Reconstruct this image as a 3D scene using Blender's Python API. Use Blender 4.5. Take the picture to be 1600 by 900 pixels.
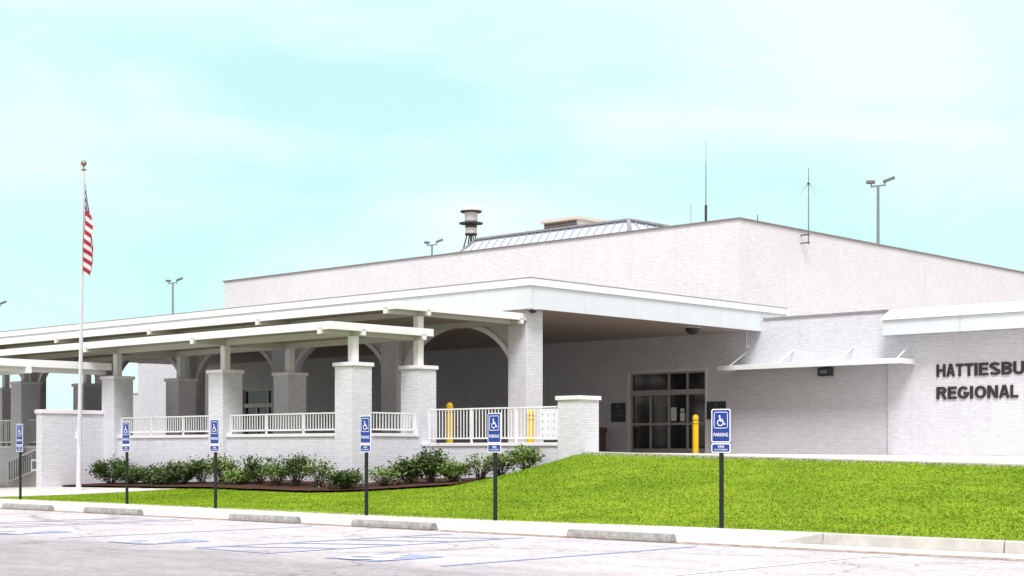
import bpy, math, random
import numpy as np
from math import radians as R, sin, cos, pi
sc = bpy.context.scene
for o in list(bpy.data.objects): bpy.data.objects.remove(o)
C = sc.collection
# ------------------------------------------------------------------ camera
EYE = 1.44
cam_d = bpy.data.cameras.new('camera'); cam = bpy.data.objects.new('camera', cam_d); C.objects.link(cam)
cam.location = (0, 0, EYE); cam.rotation_euler = (R(90), 0, R(43.0))
cam_d.sensor_width = 36; cam_d.lens = 2419/1600*36; cam_d.shift_y = 253/1600
cam_d.clip_start = .2; cam_d.clip_end = 8000
sc.camera = cam
# ------------------------------------------------------------------ sky, sun, exposure
SUN_EL, SUN_AZ = 54, 141           # azimuth measured clockwise from +Y
w = bpy.data.worlds.new('World'); sc.world = w; w.use_nodes = True
nt = w.node_tree; N = nt.nodes; L = nt.links
for n in list(N): N.remove(n)
out = N.new('ShaderNodeOutputWorld'); bg = N.new('ShaderNodeBackground'); L.new(bg.outputs[0], out.inputs[0])
bg.inputs[1].default_value = 0.08
sky = N.new('ShaderNodeTexSky'); sky.sky_type = 'NISHITA'; sky.sun_disc = False
sky.sun_elevation = R(SUN_EL); sky.sun_rotation = R(SUN_AZ); sky.air_density = 1.0; sky.dust_density = 2.0; sky.ozone_density = 1.0
tc = N.new('ShaderNodeTexCoord'); mp = N.new('ShaderNodeMapping'); mp.inputs['Scale'].default_value = (1.0, 1.0, 3.6)
mp.inputs['Rotation'].default_value = (0.12, 0.06, 0.4)
L.new(tc.outputs['Generated'], mp.inputs[0])
nz = N.new('ShaderNodeTexNoise'); nz.inputs['Scale'].default_value = 3.3; nz.inputs['Detail'].default_value = 7; nz.inputs['Roughness'].default_value = .52
nz.inputs['Distortion'].default_value = .5
L.new(mp.outputs[0], nz.inputs['Vector'])
cr = N.new('ShaderNodeValToRGB'); cr.color_ramp.elements[0].position = .36; cr.color_ramp.elements[1].position = .66
cr.color_ramp.elements[0].color = (4.85, 7.55, 7.3, 1); cr.color_ramp.elements[1].color = (7.3, 8.5, 8.3, 1)
L.new(nz.outputs['Fac'], cr.inputs[0])
mx = N.new('ShaderNodeMix'); mx.data_type = 'RGBA'; mx.inputs[0].default_value = .86
L.new(sky.outputs[0], mx.inputs['A']); L.new(cr.outputs[0], mx.inputs['B'])
# invented pinkish cloud overhead, out of view, to offset cyan skylight on the walls
sep = N.new('ShaderNodeSeparateXYZ'); L.new(tc.outputs['Generated'], sep.inputs[0])
mr = N.new('ShaderNodeMapRange'); mr.inputs['From Min'].default_value = .34; mr.inputs['From Max'].default_value = .75
mr.interpolation_type = 'SMOOTHSTEP'
L.new(sep.outputs['Z'], mr.inputs['Value'])
mx2 = N.new('ShaderNodeMix'); mx2.data_type = 'RGBA'
L.new(mr.outputs[0], mx2.inputs[0]); L.new(mx.outputs['Result'], mx2.inputs['A']); mx2.inputs['B'].default_value = (7.3, 6.4, 7.3, 1)
# warm-white sky added behind the viewer, on the sun's side, to warm canopy shade
dp = N.new('ShaderNodeVectorMath'); dp.operation = 'DOT_PRODUCT'; dp.inputs[1].default_value = (sin(R(SUN_AZ)), cos(R(SUN_AZ)), 0); L.new(tc.outputs['Generated'], dp.inputs[0])
mr2 = N.new('ShaderNodeMapRange'); mr2.inputs['From Min'].default_value = -.45; mr2.inputs['From Max'].default_value = .35; mr2.interpolation_type = 'SMOOTHSTEP'; L.new(dp.outputs['Value'], mr2.inputs['Value'])
mx3 = N.new('ShaderNodeMix'); mx3.data_type = 'RGBA'; L.new(mr2.outputs[0], mx3.inputs[0]); L.new(mx2.outputs['Result'], mx3.inputs['A']); mx3.inputs['B'].default_value = (7.2, 6.9, 6.55, 1)
L.new(mx3.outputs['Result'], bg.inputs[0])
sd = bpy.data.lights.new('sun', 'SUN'); sd.energy = 2.15; sd.angle = R(22); sd.color = (.985, .965, 1)
sun = bpy.data.objects.new('sun', sd); C.objects.link(sun); sun.location = (0, 0, 60)
sun.rotation_euler = (R(90-SUN_EL), 0, R(180-SUN_AZ) + pi)
# direction towards the sun: azimuth clockwise from +Y
_dx, _dy = sin(R(SUN_AZ)), cos(R(SUN_AZ))
import mathutils
sun.rotation_euler = mathutils.Vector((_dx*cos(R(SUN_EL)), _dy*cos(R(SUN_EL)), sin(R(SUN_EL)))).to_track_quat('Z', 'Y').to_euler()
vs = sc.view_settings; vs.view_transform = 'Standard'; vs.look = 'None'; vs.gamma = 1; vs.use_curve_mapping = False
vs.exposure = 0.8
sc.render.engine = 'CYCLES'
sc.cycles.max_bounces = 6; sc.cycles.diffuse_bounces = 3

# ------------------------------------------------------------------ materials
def newmat(name):
    m = bpy.data.materials.new(name); m.use_nodes = True
    return m, m.node_tree, m.node_tree.nodes['Principled BSDF']
def plain(name, col, rough=.6, metal=0, var=.08, scale=3, bump=0, spec=.4):
    m, t, b = newmat(name); n, l = t.nodes, t.links
    g = n.new('ShaderNodeNewGeometry')
    no = n.new('ShaderNodeTexNoise'); no.inputs['Scale'].default_value = scale; no.inputs['Detail'].default_value = 6
    l.new(g.outputs['Position'], no.inputs['Vector'])
    r = n.new('ShaderNodeValToRGB'); r.color_ramp.elements[0].position = .3; r.color_ramp.elements[1].position = .7
    r.color_ramp.elements[0].color = (*[c*(1-var) for c in col], 1); r.color_ramp.elements[1].color = (*[min(1, c*(1+var)) for c in col], 1)
    l.new(no.outputs['Fac'], r.inputs[0]); l.new(r.outputs[0], b.inputs['Base Color'])
    b.inputs['Roughness'].default_value = rough; b.inputs['Metallic'].default_value = metal
    b.inputs['Specular IOR Level'].default_value = spec
    if bump:
        bp = n.new('ShaderNodeBump'); bp.inputs['Strength'].default_value = bump; bp.inputs['Distance'].default_value = .02
        l.new(no.outputs['Fac'], bp.inputs['Height']); l.new(bp.outputs[0], b.inputs['Normal'])
    return m
def brick(name, c1, c2, mortar, scale=1):
    m, t, b = newmat(name); n, l = t.nodes, t.links
    uv = n.new('ShaderNodeUVMap')
    bt = n.new('ShaderNodeTexBrick'); bt.inputs['Scale'].default_value = 1
    bt.inputs['Brick Width'].default_value = .203*scale; bt.inputs['Row Height'].default_value = .068*scale
    bt.inputs['Mortar Size'].default_value = .007; bt.inputs['Mortar Smooth'].default_value = .3; bt.inputs['Bias'].default_value = -.1
    bt.inputs['Color1'].default_value = (*c1, 1); bt.inputs['Color2'].default_value = (*c2, 1); bt.inputs['Mortar'].default_value = (*mortar, 1)
    l.new(uv.outputs[0], bt.inputs['Vector'])
    mp = n.new('ShaderNodeMapping'); mp.inputs['Scale'].default_value = (2.0, 11, 1); l.new(uv.outputs[0], mp.inputs[0])
    no = n.new('ShaderNodeTexNoise'); no.inputs['Scale'].default_value = 1.2; no.inputs['Detail'].default_value = 5; no.inputs['Roughness'].default_value = .7
    l.new(mp.outputs[0], no.inputs['Vector'])
    r = n.new('ShaderNodeMapRange'); r.inputs['From Min'].default_value = .3; r.inputs['From Max'].default_value = .7
    r.inputs['To Min'].default_value = .86; r.inputs['To Max'].default_value = 1.05; l.new(no.outputs['Fac'], r.inputs['Value'])
    no2 = n.new('ShaderNodeTexNoise'); no2.inputs['Scale'].default_value = .5; no2.inputs['Detail'].default_value = 4; l.new(uv.outputs[0], no2.inputs['Vector'])
    r2 = n.new('ShaderNodeMapRange'); r2.inputs['To Min'].default_value = .93; r2.inputs['To Max'].default_value = 1.05; l.new(no2.outputs['Fac'], r2.inputs['Value'])
    mps = n.new('ShaderNodeMapping'); mps.inputs['Scale'].default_value = (3.2, .22, 1); l.new(uv.outputs[0], mps.inputs[0])
    no3 = n.new('ShaderNodeTexNoise'); no3.inputs['Scale'].default_value = 1.0; no3.inputs['Detail'].default_value = 6; no3.inputs['Roughness'].default_value = .6; l.new(mps.outputs[0], no3.inputs['Vector'])
    r4 = n.new('ShaderNodeMapRange'); r4.inputs['From Min'].default_value = .56; r4.inputs['From Max'].default_value = .74; r4.inputs['To Min'].default_value = 1; r4.inputs['To Max'].default_value = .92; l.new(no3.outputs['Fac'], r4.inputs['Value'])
    mu0 = n.new('ShaderNodeMath'); mu0.operation = 'MULTIPLY'; l.new(r.outputs[0], mu0.inputs[0]); l.new(r4.outputs[0], mu0.inputs[1])
    mu = n.new('ShaderNodeMath'); mu.operation = 'MULTIPLY'; l.new(mu0.outputs[0], mu.inputs[0]); l.new(r2.outputs[0], mu.inputs[1])
    v = n.new('ShaderNodeVectorMath'); v.operation = 'SCALE'; l.new(bt.outputs['Color'], v.inputs[0]); l.new(mu.outputs[0], v.inputs['Scale'])
    l.new(v.outputs[0], b.inputs['Base Color'])
    bp = n.new('ShaderNodeBump'); bp.inputs['Strength'].default_value = .6; bp.inputs['Distance'].default_value = .008; bp.invert = True
    l.new(bt.outputs['Fac'], bp.inputs['Height']); l.new(bp.outputs[0], b.inputs['Normal'])
    b.inputs['Roughness'].default_value = .7; b.inputs['Specular IOR Level'].default_value = .25
    return m
M = {}
M['brick'] = brick('painted_brick', (.775, .785, .835), (.71, .715, .765), (.56, .555, .59))
M['brick_in'] = brick('painted_brick_tan', (.62, .575, .54), (.57, .53, .50), (.42, .39, .37))
M['cap'] = plain('cap_paint', (.80, .79, .81), .6, var=.05, scale=2)
M['white'] = plain('white_metal', (.83, .84, .85), .45, var=.03, scale=1.5)
M['flash'] = plain('roof_edge_metal', (.27, .265, .28), .5, var=.15)
M['steel_white'] = plain('white_steel', (.80, .81, .80), .4, var=.04)
M['awn'] = plain('awning_metal', (.66, .70, .70), .4, var=.05)
M['beam'] = plain('beam_shade_tan', (.56, .55, .49), .6, var=.05)  # tan puts canopy shade into the colour of white beams; their ends stay white
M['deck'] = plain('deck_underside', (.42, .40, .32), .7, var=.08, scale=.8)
M['concrete'] = plain('concrete_pale', (.63, .61, .57), .85, var=.10, scale=1.3, bump=.2)
M['fascia'] = plain('fascia_panel', (.68, .735, .77), .45, var=.03, scale=1.5)
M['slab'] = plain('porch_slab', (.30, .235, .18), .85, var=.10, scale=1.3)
M['asphalt'] = plain('driveway_asphalt', (.17, .135, .105), .9, var=.15)
M['curbface'] = plain('curb_concrete', (.50, .49, .45), .85, var=.14, scale=4, bump=.3)
M['stop'] = plain('wheel_stop_concrete', (.31, .305, .29), .9, var=.25, scale=9, bump=.4)
M['glass'] = plain('dark_glass', (.018, .018, .022), .08, var=.2, spec=.6)
M['alu'] = plain('bronze_frame', (.46, .43, .42), .4, .3, var=.05)
M['alu_white'] = plain('pale_frame', (.72, .72, .70), .4, var=.04)
M['blue'] = plain('sign_blue', (.012, .048, .25), .4, var=.08, scale=12)
M['signwhite'] = plain('sign_white', (.85, .86, .88), .4, var=.02)
M['post'] = plain('dark_green_post', (.010, .014, .012), .8, var=.2, scale=8)
M['yellow'] = plain('bollard_yellow', (.80, .52, .010), .5, var=.06, scale=5)
M['black'] = plain('black_letter', (.035, .026, .026), .5, var=.1)
M['faint'] = plain('faint_print', (.46, .50, .56), .6)
M['darkmetal'] = plain('dark_metal', (.05, .05, .055), .4, .2, var=.1)
M['greymetal'] = plain('grey_metal', (.16, .18, .19), .4, .4, var=.1)
M['lampgrey'] = plain('pole_grey', (.20, .25, .28), .5, .2, var=.1)
M['brown'] = plain('bin_brown', (.14, .075, .055), .6, var=.15, scale=6)
M['plaque'] = plain('plaque_slate', (.035, .05, .065), .4, var=.2)
M['paper'] = plain('paper', (.70, .76, .72), .7, var=.05)
M['polewhite'] = plain('flagpole_aluminium', (.72, .74, .78), .3, .35, var=.04)
M['gold'] = plain('finial_bronze', (.30, .22, .13), .35, .6)
M['sirencap'] = plain('siren_grey', (.035, .035, .04), .5, var=.1)
M['sirenring'] = plain('siren_ring', (.62, .60, .61), .5, var=.1)
M['sirenrust'] = plain('siren_rust', (.10, .06, .055), .6, var=.2)
M['tan'] = plain('unit_tan', (.62, .55, .48), .6, var=.06)
M['louvre'] = plain('louvre_brown', (.10, .075, .07), .6, var=.3, scale=8)
M['leaf'] = plain('leaf_green', (.062, .110, .020), .5, var=.5, scale=11)
M['leaf_b'] = plain('leaf_green_light', (.15, .235, .045), .5, var=.45, scale=11)
M['stem'] = plain('twig', (.06, .042, .03), .8)
M['blueline'] = None
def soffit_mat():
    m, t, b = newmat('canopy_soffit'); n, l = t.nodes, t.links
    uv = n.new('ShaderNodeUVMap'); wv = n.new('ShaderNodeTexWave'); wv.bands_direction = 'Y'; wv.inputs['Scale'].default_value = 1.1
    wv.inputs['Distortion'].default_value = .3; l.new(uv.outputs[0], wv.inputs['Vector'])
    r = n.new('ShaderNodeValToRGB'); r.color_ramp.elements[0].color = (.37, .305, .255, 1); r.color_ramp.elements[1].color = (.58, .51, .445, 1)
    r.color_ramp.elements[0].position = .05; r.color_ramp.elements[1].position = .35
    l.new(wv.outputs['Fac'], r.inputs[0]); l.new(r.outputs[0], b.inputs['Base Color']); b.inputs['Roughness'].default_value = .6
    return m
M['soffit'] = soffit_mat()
def seam_roof():
    m, t, b = newmat('standing_seam'); n, l = t.nodes, t.links
    b.inputs['Base Color'].default_value = (.58, .64, .72, 1); b.inputs['Metallic'].default_value = .05; b.inputs['Roughness'].default_value = .35
    return m
M['seam'] = seam_roof()
M['seamrib'] = plain('seam_rib', (.42, .47, .55), .4, .3)
def lot_mat():
    m, t, b = newmat('parking_surface'); n, l = t.nodes, t.links
    g = n.new('ShaderNodeNewGeometry'); s = n.new('ShaderNodeSeparateXYZ'); l.new(g.outputs['Position'], s.inputs[0])
    n1 = n.new('ShaderNodeTexNoise'); n1.inputs['Scale'].default_value = .6; n1.inputs['Detail'].default_value = 6; l.new(g.outputs['Position'], n1.inputs['Vector'])
    a = n.new('ShaderNodeMath'); a.operation = 'MULTIPLY_ADD'; a.inputs[1].default_value = 3.2; l.new(n1.outputs['Fac'], a.inputs[0]); l.new(s.outputs['Y'], a.inputs[2])
    mr = n.new('ShaderNodeMapRange'); mr.inputs['From Min'].default_value = 14.3; mr.inputs['From Max'].default_value = 15.7; l.new(a.outputs[0], mr.inputs['Value'])
    c = n.new('ShaderNodeMix'); c.data_type = 'RGBA'; c.inputs['A'].default_value = (.385, .368, .375, 1); c.inputs['B'].default_value = (.56, .54, .55, 1)
    l.new(mr.outputs[0], c.inputs[0])
    n2 = n.new('ShaderNodeTexNoise'); n2.inputs['Scale'].default_value = 13; n2.inputs['Detail'].default_value = 6; n2.inputs['Roughness'].default_value = .8
    mpg = n.new('ShaderNodeMapping'); mpg.inputs['Scale'].default_value = (1.3, .45, 1); l.new(g.outputs['Position'], mpg.inputs[0]); l.new(mpg.outputs[0], n2.inputs['Vector'])
    r2 = n.new('ShaderNodeMapRange'); r2.inputs['From Min'].default_value = .3; r2.inputs['From Max'].default_value = .7; r2.inputs['To Min'].default_value = .62; r2.inputs['To Max'].default_value = 1.36
    l.new(n2.outputs['Fac'], r2.inputs['Value'])
    mp = n.new('ShaderNodeMapping'); mp.inputs['Scale'].default_value = (.45, .9, 1); l.new(g.outputs['Position'], mp.inputs[0])
    n3 = n.new('ShaderNodeTexNoise'); n3.inputs['Scale'].default_value = 1.6; n3.inputs['Detail'].default_value = 8; n3.inputs['Roughness'].default_value = .65; l.new(mp.outputs[0], n3.inputs['Vector'])
    r3 = n.new('ShaderNodeMapRange'); r3.inputs['From Min'].default_value = .35; r3.inputs['From Max'].default_value = .62; r3.inputs['To Min'].default_value = .84; r3.inputs['To Max'].default_value = 1.07
    l.new(n3.outputs['Fac'], r3.inputs['Value'])
    mu = n.new('ShaderNodeMath'); mu.operation = 'MULTIPLY'; l.new(r2.outputs[0], mu.inputs[0]); l.new(r3.outputs[0], mu.inputs[1])
    v = n.new('ShaderNodeVectorMath'); v.operation = 'SCALE'; l.new(c.outputs['Result'], v.inputs[0]); l.new(mu.outputs[0], v.inputs['Scale'])
    vo = n.new('ShaderNodeTexVoronoi'); vo.feature = 'DISTANCE_TO_EDGE'; vo.inputs['Scale'].default_value = .19
    nd = n.new('ShaderNodeTexNoise'); nd.inputs['Scale'].default_value = 1.3; nd.inputs['Detail'].default_value = 5; l.new(g.outputs['Position'], nd.inputs['Vector'])
    av = n.new('ShaderNodeVectorMath'); av.operation = 'MULTIPLY_ADD'; av.inputs[1].default_value = (1.6, 1.6, 0); l.new(nd.outputs['Color'], av.inputs[0]); l.new(g.outputs['Position'], av.inputs[2]); l.new(av.outputs[0], vo.inputs['Vector'])
    rc = n.new('ShaderNodeMapRange'); rc.inputs['From Min'].default_value = .002; rc.inputs['From Max'].default_value = .009; rc.inputs['To Min'].default_value = .62; rc.inputs['To Max'].default_value = 1; l.new(vo.outputs['Distance'], rc.inputs['Value'])
    ns_ = n.new('ShaderNodeTexNoise'); ns_.inputs['Scale'].default_value = .45; ns_.inputs['Detail'].default_value = 3; l.new(g.outputs['Position'], ns_.inputs['Vector'])
    rs = n.new('ShaderNodeMapRange'); rs.inputs['From Min'].default_value = .62; rs.inputs['From Max'].default_value = .76; rs.inputs['To Min'].default_value = 1; rs.inputs['To Max'].default_value = .9; l.new(ns_.outputs['Fac'], rs.inputs['Value'])
    m3 = n.new('ShaderNodeMath'); m3.operation = 'MULTIPLY'; l.new(rc.outputs[0], m3.inputs[0]); l.new(rs.outputs[0], m3.inputs[1])
    v2 = n.new('ShaderNodeVectorMath'); v2.operation = 'SCALE'; l.new(v.outputs[0], v2.inputs[0]); l.new(m3.outputs[0], v2.inputs['Scale'])
    l.new(v2.outputs[0], b.inputs['Base Color']); b.inputs['Roughness'].default_value = .9; b.inputs['Specular IOR Level'].default_value = .2
    bp = n.new('ShaderNodeBump'); bp.inputs['Strength'].default_value = .5; bp.inputs['Distance'].default_value = .01
    l.new(n2.outputs['Fac'], bp.inputs['Height']); l.new(bp.outputs[0], b.inputs['Normal'])
    return m
M['lot'] = lot_mat()
def worn(name, paint, under, cover=.5, scale=14):
    m, t, b = newmat(name); n, l = t.nodes, t.links
    g = n.new('ShaderNodeNewGeometry')
    n1 = n.new('ShaderNodeTexNoise'); n1.inputs['Scale'].default_value = scale; n1.inputs['Detail'].default_value = 7; n1.inputs['Roughness'].default_value = .7; l.new(g.outputs['Position'], n1.inputs['Vector'])
    mr = n.new('ShaderNodeMapRange'); mr.inputs['From Min'].default_value = cover-.12; mr.inputs['From Max'].default_value = cover+.12; l.new(n1.outputs['Fac'], mr.inputs['Value'])
    c = n.new('ShaderNodeMix'); c.data_type = 'RGBA'; c.inputs['A'].default_value = (*paint, 1); c.inputs['B'].default_value = (*under, 1)
    l.new(mr.outputs[0], c.inputs[0]); l.new(c.outputs['Result'], b.inputs['Base Color']); b.inputs['Roughness'].default_value = .85
    return m
M['blueline'] = worn('worn_blue_paint', (.17, .27, .54), (.47, .48, .54), .50)
M['bluefaint'] = worn('very_worn_blue_paint', (.24, .30, .50), (.52, .51, .55), .44)
M['whiteline'] = worn('worn_white_paint', (.84, .84, .84), (.60, .58, .60), .62)
M['whitesym'] = worn('white_symbol_paint', (.82, .82, .82), (.5, .55, .65), .72)
M['gutter'] = worn('gutter_dirt', (.22, .14, .10), (.58, .50, .44), .54, 5)
def ramp3(name, cols, scale, rough=.95, island=False, stretch=(1, 1, 1), detail=8):
    m, t, b = newmat(name); n, l = t.nodes, t.links
    g = n.new('ShaderNodeNewGeometry'); mp = n.new('ShaderNodeMapping'); mp.inputs['Scale'].default_value = stretch; l.new(g.outputs['Position'], mp.inputs[0])
    n1 = n.new('ShaderNodeTexNoise'); n1.inputs['Scale'].default_value = scale; n1.inputs['Detail'].default_value = detail; n1.inputs['Roughness'].default_value = .65; l.new(mp.outputs[0], n1.inputs['Vector'])
    r = n.new('ShaderNodeValToRGB'); e = r.color_ramp.elements; e[0].position = .32; e[0].color = (*cols[0], 1); e[1].position = .68; e[1].color = (*cols[2], 1)
    k = e.new(.5); k.color = (*cols[1], 1)
    if island:
        a = n.new('ShaderNodeMath'); a.operation = 'MULTIPLY_ADD'; a.inputs[1].default_value = .18; l.new(g.outputs['Random Per Island'], a.inputs[0])
        s = n.new('ShaderNodeMath'); s.operation = 'SUBTRACT'; s.inputs[1].default_value = .09; l.new(n1.outputs['Fac'], s.inputs[0]); l.new(s.outputs[0], a.inputs[2]); l.new(a.outputs[0], r.inputs[0])
    else: l.new(n1.outputs['Fac'], r.inputs[0])
    l.new(r.outputs[0], b.inputs['Base Color']); b.inputs['Roughness'].default_value = rough; b.inputs['Specular IOR Level'].default_value = .15
    return m
GC = ((.180, .275, .018), (.245, .375, .020), (.320, .440, .028))
M['turf'] = ramp3('turf', [tuple(c*.85 for c in x) for x in GC], 1.1, stretch=(.6, 1, 1))
M['grass'] = ramp3('grass_blades', GC, .8, .7, True, stretch=(.5, 1, 1), detail=5)
def patches(m, amt):
    t = m.node_tree; n, l = t.nodes, t.links; b = n['Principled BSDF']; src = b.inputs['Base Color'].links[0].from_socket
    g = n.new('ShaderNodeNewGeometry')
    for sc1, lo, hi, col in ((.22, .50, .68, (.70, .80, .55, 1)), (1.7, .60, .74, (.95, .62, .9, 1)), (3.5, .55, .72, (.72, .78, .7, 1))):
        no = n.new('ShaderNodeTexNoise'); no.inputs['Scale'].default_value = sc1; no.inputs['Detail'].default_value = 5; no.inputs['Roughness'].default_value = .6; l.new(g.outputs['Position'], no.inputs['Vector'])
        mr = n.new('ShaderNodeMapRange'); mr.inputs['From Min'].default_value = lo; mr.inputs['From Max'].default_value = hi; l.new(no.outputs['Fac'], mr.inputs['Value'])
        mm = n.new('ShaderNodeMix'); mm.data_type = 'RGBA'; mm.blend_type = 'MULTIPLY'; mm.inputs['B'].default_value = col
        l.new(mr.outputs[0], mm.inputs[0]); l.new(src, mm.inputs['A']); src = mm.outputs['Result']
    l.new(src, b.inputs['Base Color'])
patches(M['grass'], 1); patches(M['turf'], 1)
M['mulch'] = ramp3('mulch', ((.03, .015, .010), (.075, .036, .024), (.15, .075, .05)), 14)
M['field'] = ramp3('far_field', ((.10, .13, .05), (.14, .17, .06), (.18, .2, .09)), .02)
def flag_mat():
    m, t, b = newmat('flag_cloth'); n, l = t.nodes, t.links
    uv = n.new('ShaderNodeUVMap'); s = n.new('ShaderNodeSeparateXYZ'); l.new(uv.outputs[0], s.inputs[0])
    def math_(op, a, v=None, c=None):
        x = n.new('ShaderNodeMath'); x.operation = op
        for i, q in enumerate((a, v, c)):
            if q is None: continue
            if isinstance(q, (int, float)): x.inputs[i].default_value = q
            else: l.new(q, x.inputs[i])
        return x.outputs[0]
    par = math_('MODULO', math_('FLOOR', math_('MULTIPLY', s.outputs['Y'], 13)), 2)   # 0 -> red
    mixr = n.new('ShaderNodeMix'); mixr.data_type = 'RGBA'; mixr.inputs['A'].default_value = (.29, .006, .016, 1); mixr.inputs['B'].default_value = (.58, .55, .57, 1); l.new(par, mixr.inputs[0])
    inu = math_('LESS_THAN', s.outputs['X'], .4); inv = math_('LESS_THAN', s.outputs['Y'], 7/13); can = math_('MULTIPLY', inu, inv)
    fu = math_('SUBTRACT', math_('FRACT', math_('MULTIPLY', s.outputs['X'], 15)), .5); fv = math_('SUBTRACT', math_('FRACT', math_('MULTIPLY', s.outputs['Y'], 9.3)), .5)
    star = math_('LESS_THAN', math_('ADD', math_('MULTIPLY', fu, fu), math_('MULTIPLY', fv, fv)), .07)
    mc = n.new('ShaderNodeMix'); mc.data_type = 'RGBA'; mc.inputs['A'].default_value = (.02, .025, .12, 1); mc.inputs['B'].default_value = (.82, .82, .85, 1); l.new(star, mc.inputs[0])
    fm = n.new('ShaderNodeMix'); fm.data_type = 'RGBA'; l.new(can, fm.inputs[0]); l.new(mixr.outputs['Result'], fm.inputs['A']); l.new(mc.outputs['Result'], fm.inputs['B'])
    l.new(fm.outputs['Result'], b.inputs['Base Color']); b.inputs['Roughness'].default_value = .7
    return m
M['flag'] = flag_mat()

# ------------------------------------------------------------------ mesh helpers
class MB:
    def __init__(s): s.v = []; s.f = []; s.uv = None
    def add(s, vs_, fs): o = len(s.v); s.v += [tuple(p) for p in vs_]; s.f += [tuple(i+o for i in f) for f in fs]; return s
    def box(s, x0, y0, z0, x1, y1, z1):
        if x0 > x1: x0, x1 = x1, x0
        if y0 > y1: y0, y1 = y1, y0
        if z0 > z1: z0, z1 = z1, z0
        return s.add([(x0, y0, z0), (x1, y0, z0), (x1, y1, z0), (x0, y1, z0), (x0, y0, z1), (x1, y0, z1), (x1, y1, z1), (x0, y1, z1)],
                     [(0, 3, 2, 1), (4, 5, 6, 7), (0, 1, 5, 4), (1, 2, 6, 5), (2, 3, 7, 6), (3, 0, 4, 7)])
    def tube(s, p0, p1, r0, r1=None, n=10, cap=True):
        r1 = r0 if r1 is None else r1
        a, b = mathutils.Vector(p0), mathutils.Vector(p1); d = (b-a).normalized()
        u = d.cross(mathutils.Vector((0, 0, 1)) if abs(d.z) < .9 else mathutils.Vector((1, 0, 0))).normalized(); w_ = d.cross(u)
        vs_ = [a+u*(r0*cos(2*pi*i/n))+w_*(r0*sin(2*pi*i/n)) for i in range(n)] + [b+u*(r1*cos(2*pi*i/n))+w_*(r1*sin(2*pi*i/n)) for i in range(n)]
        fs = [(i, i+n, (i+1) % n+n, (i+1) % n) for i in range(n)]
        if cap: fs += [tuple(range(n)), tuple(range(2*n-1, n-1, -1))]
        return s.add(vs_, fs)
    def lathe(s, prof, c, n=20):
        vs_ = []; fs = []
        for r, z in prof: vs_ += [(c[0]+r*cos(2*pi*i/n), c[1]+r*sin(2*pi*i/n), c[2]+z) for i in range(n)]
        for k in range(len(prof)-1): fs += [(k*n+i, k*n+(i+1) % n, (k+1)*n+(i+1) % n, (k+1)*n+i) for i in range(n)]
        fs += [tuple(range(n-1, -1, -1)), tuple(range((len(prof)-1)*n, len(prof)*n))]
        return s.add(vs_, fs)
    def beam(s, p0, p1, w_, h):       # rectangular bar between two points
        a, b = mathutils.Vector(p0), mathutils.Vector(p1); d = (b-a).normalized()
        up = mathutils.Vector((0, 0, 1)) if abs(d.z) < .95 else mathutils.Vector((0, 1, 0))
        u = d.cross(up).normalized()*(w_/2); v = u.normalized().cross(d)*(h/2)
        vs_ = [a-u-v, a+u-v, a+u+v, a-u+v, b-u-v, b+u-v, b+u+v, b-u+v]
        return s.add(vs_, [(0, 1, 2, 3), (7, 6, 5, 4), (0, 4, 5, 1), (1, 5, 6, 2), (2, 6, 7, 3), (3, 7, 4, 0)])
    def prism(s, pts, axis, a0, a1):  # pts 2D outline extruded along axis 'x' | 'y' | 'z'
        def P(p, a): return {'x': (a, p[0], p[1]), 'y': (p[0], a, p[1]), 'z': (p[0], p[1], a)}[axis]
        n = len(pts)
        return s.add([P(p, a0) for p in pts]+[P(p, a1) for p in pts], [tuple(range(n)), tuple(range(2*n-1, n-1, -1))]+[(i, i+n, (i+1) % n+n, (i+1) % n) for i in range(n)])
    def mesh(s, name, mat, loc=(0, 0, 0)):
        me = bpy.data.meshes.new(name); V = [(p[0]-loc[0], p[1]-loc[1], p[2]-loc[2]) for p in s.v]
        me.from_pydata(V, [], s.f); me.update()
        if len(s.f) < 20000:
            import bmesh
            bm = bmesh.new(); bm.from_mesh(me); bmesh.ops.recalc_face_normals(bm, faces=bm.faces); bm.to_mesh(me); bm.free()
        ul = me.uv_layers.new(name='UVMap')
        if s.uv is not None:
            for lp in me.loops: ul.data[lp.index].uv = s.uv[lp.vertex_index]
        elif len(s.f) < 20000:
            for p in me.polygons:
                nx, ny, nz_ = (abs(q) for q in p.normal)
                for li in p.loop_indices:
                    x, y, z = s.v[me.loops[li].vertex_index]
                    ul.data[li].uv = (x, y) if nz_ > .7 else ((y, z) if nx > ny else (x, z))
        me.materials.append(mat)
        return me
def tag(o, label=None, cat=None, group=None, kind=None):
    if label: o['label'] = label
    if cat: o['category'] = cat
    if group: o['group'] = group
    if kind: o['kind'] = kind
    return o
def link(name, me, parent=None, loc=(0, 0, 0), bevel=0):
    o = bpy.data.objects.new(name, me); C.objects.link(o); o.location = loc
    if parent: o.parent = parent
    if bevel:
        b = o.modifiers.new('bevel', 'BEVEL'); b.width = bevel; b.segments = 2; b.limit_method = 'ANGLE'
    return o
class Thing:
    def __init__(s, name, label, cat, loc, group=None):
        s.loc = loc; s.e = bpy.data.objects.new(name, None); C.objects.link(s.e); s.e.location = loc; s.e.empty_display_size = .2
        tag(s.e, label, cat, group)
    def part(s, name, mb, mat, parent=None, bevel=0, label=None):
        o = link(name, mb.mesh(name, M[mat], s.loc), parent or s.e, (0, 0, 0), bevel)
        if label: o['label'] = label
        return o
def single(name, mb, mat, label, cat, loc, group=None, bevel=0):
    return tag(link(name, mb.mesh(name, M[mat], loc), None, loc, bevel), label, cat, group)
def struct(name, mb, mat, kind='structure', smooth=False):
    o = tag(link(name, mb.mesh(name, M[mat] if isinstance(mat, str) else mat)), kind=kind)
    if smooth:
        for p in o.data.polygons: p.use_smooth = True
    return o
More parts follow.
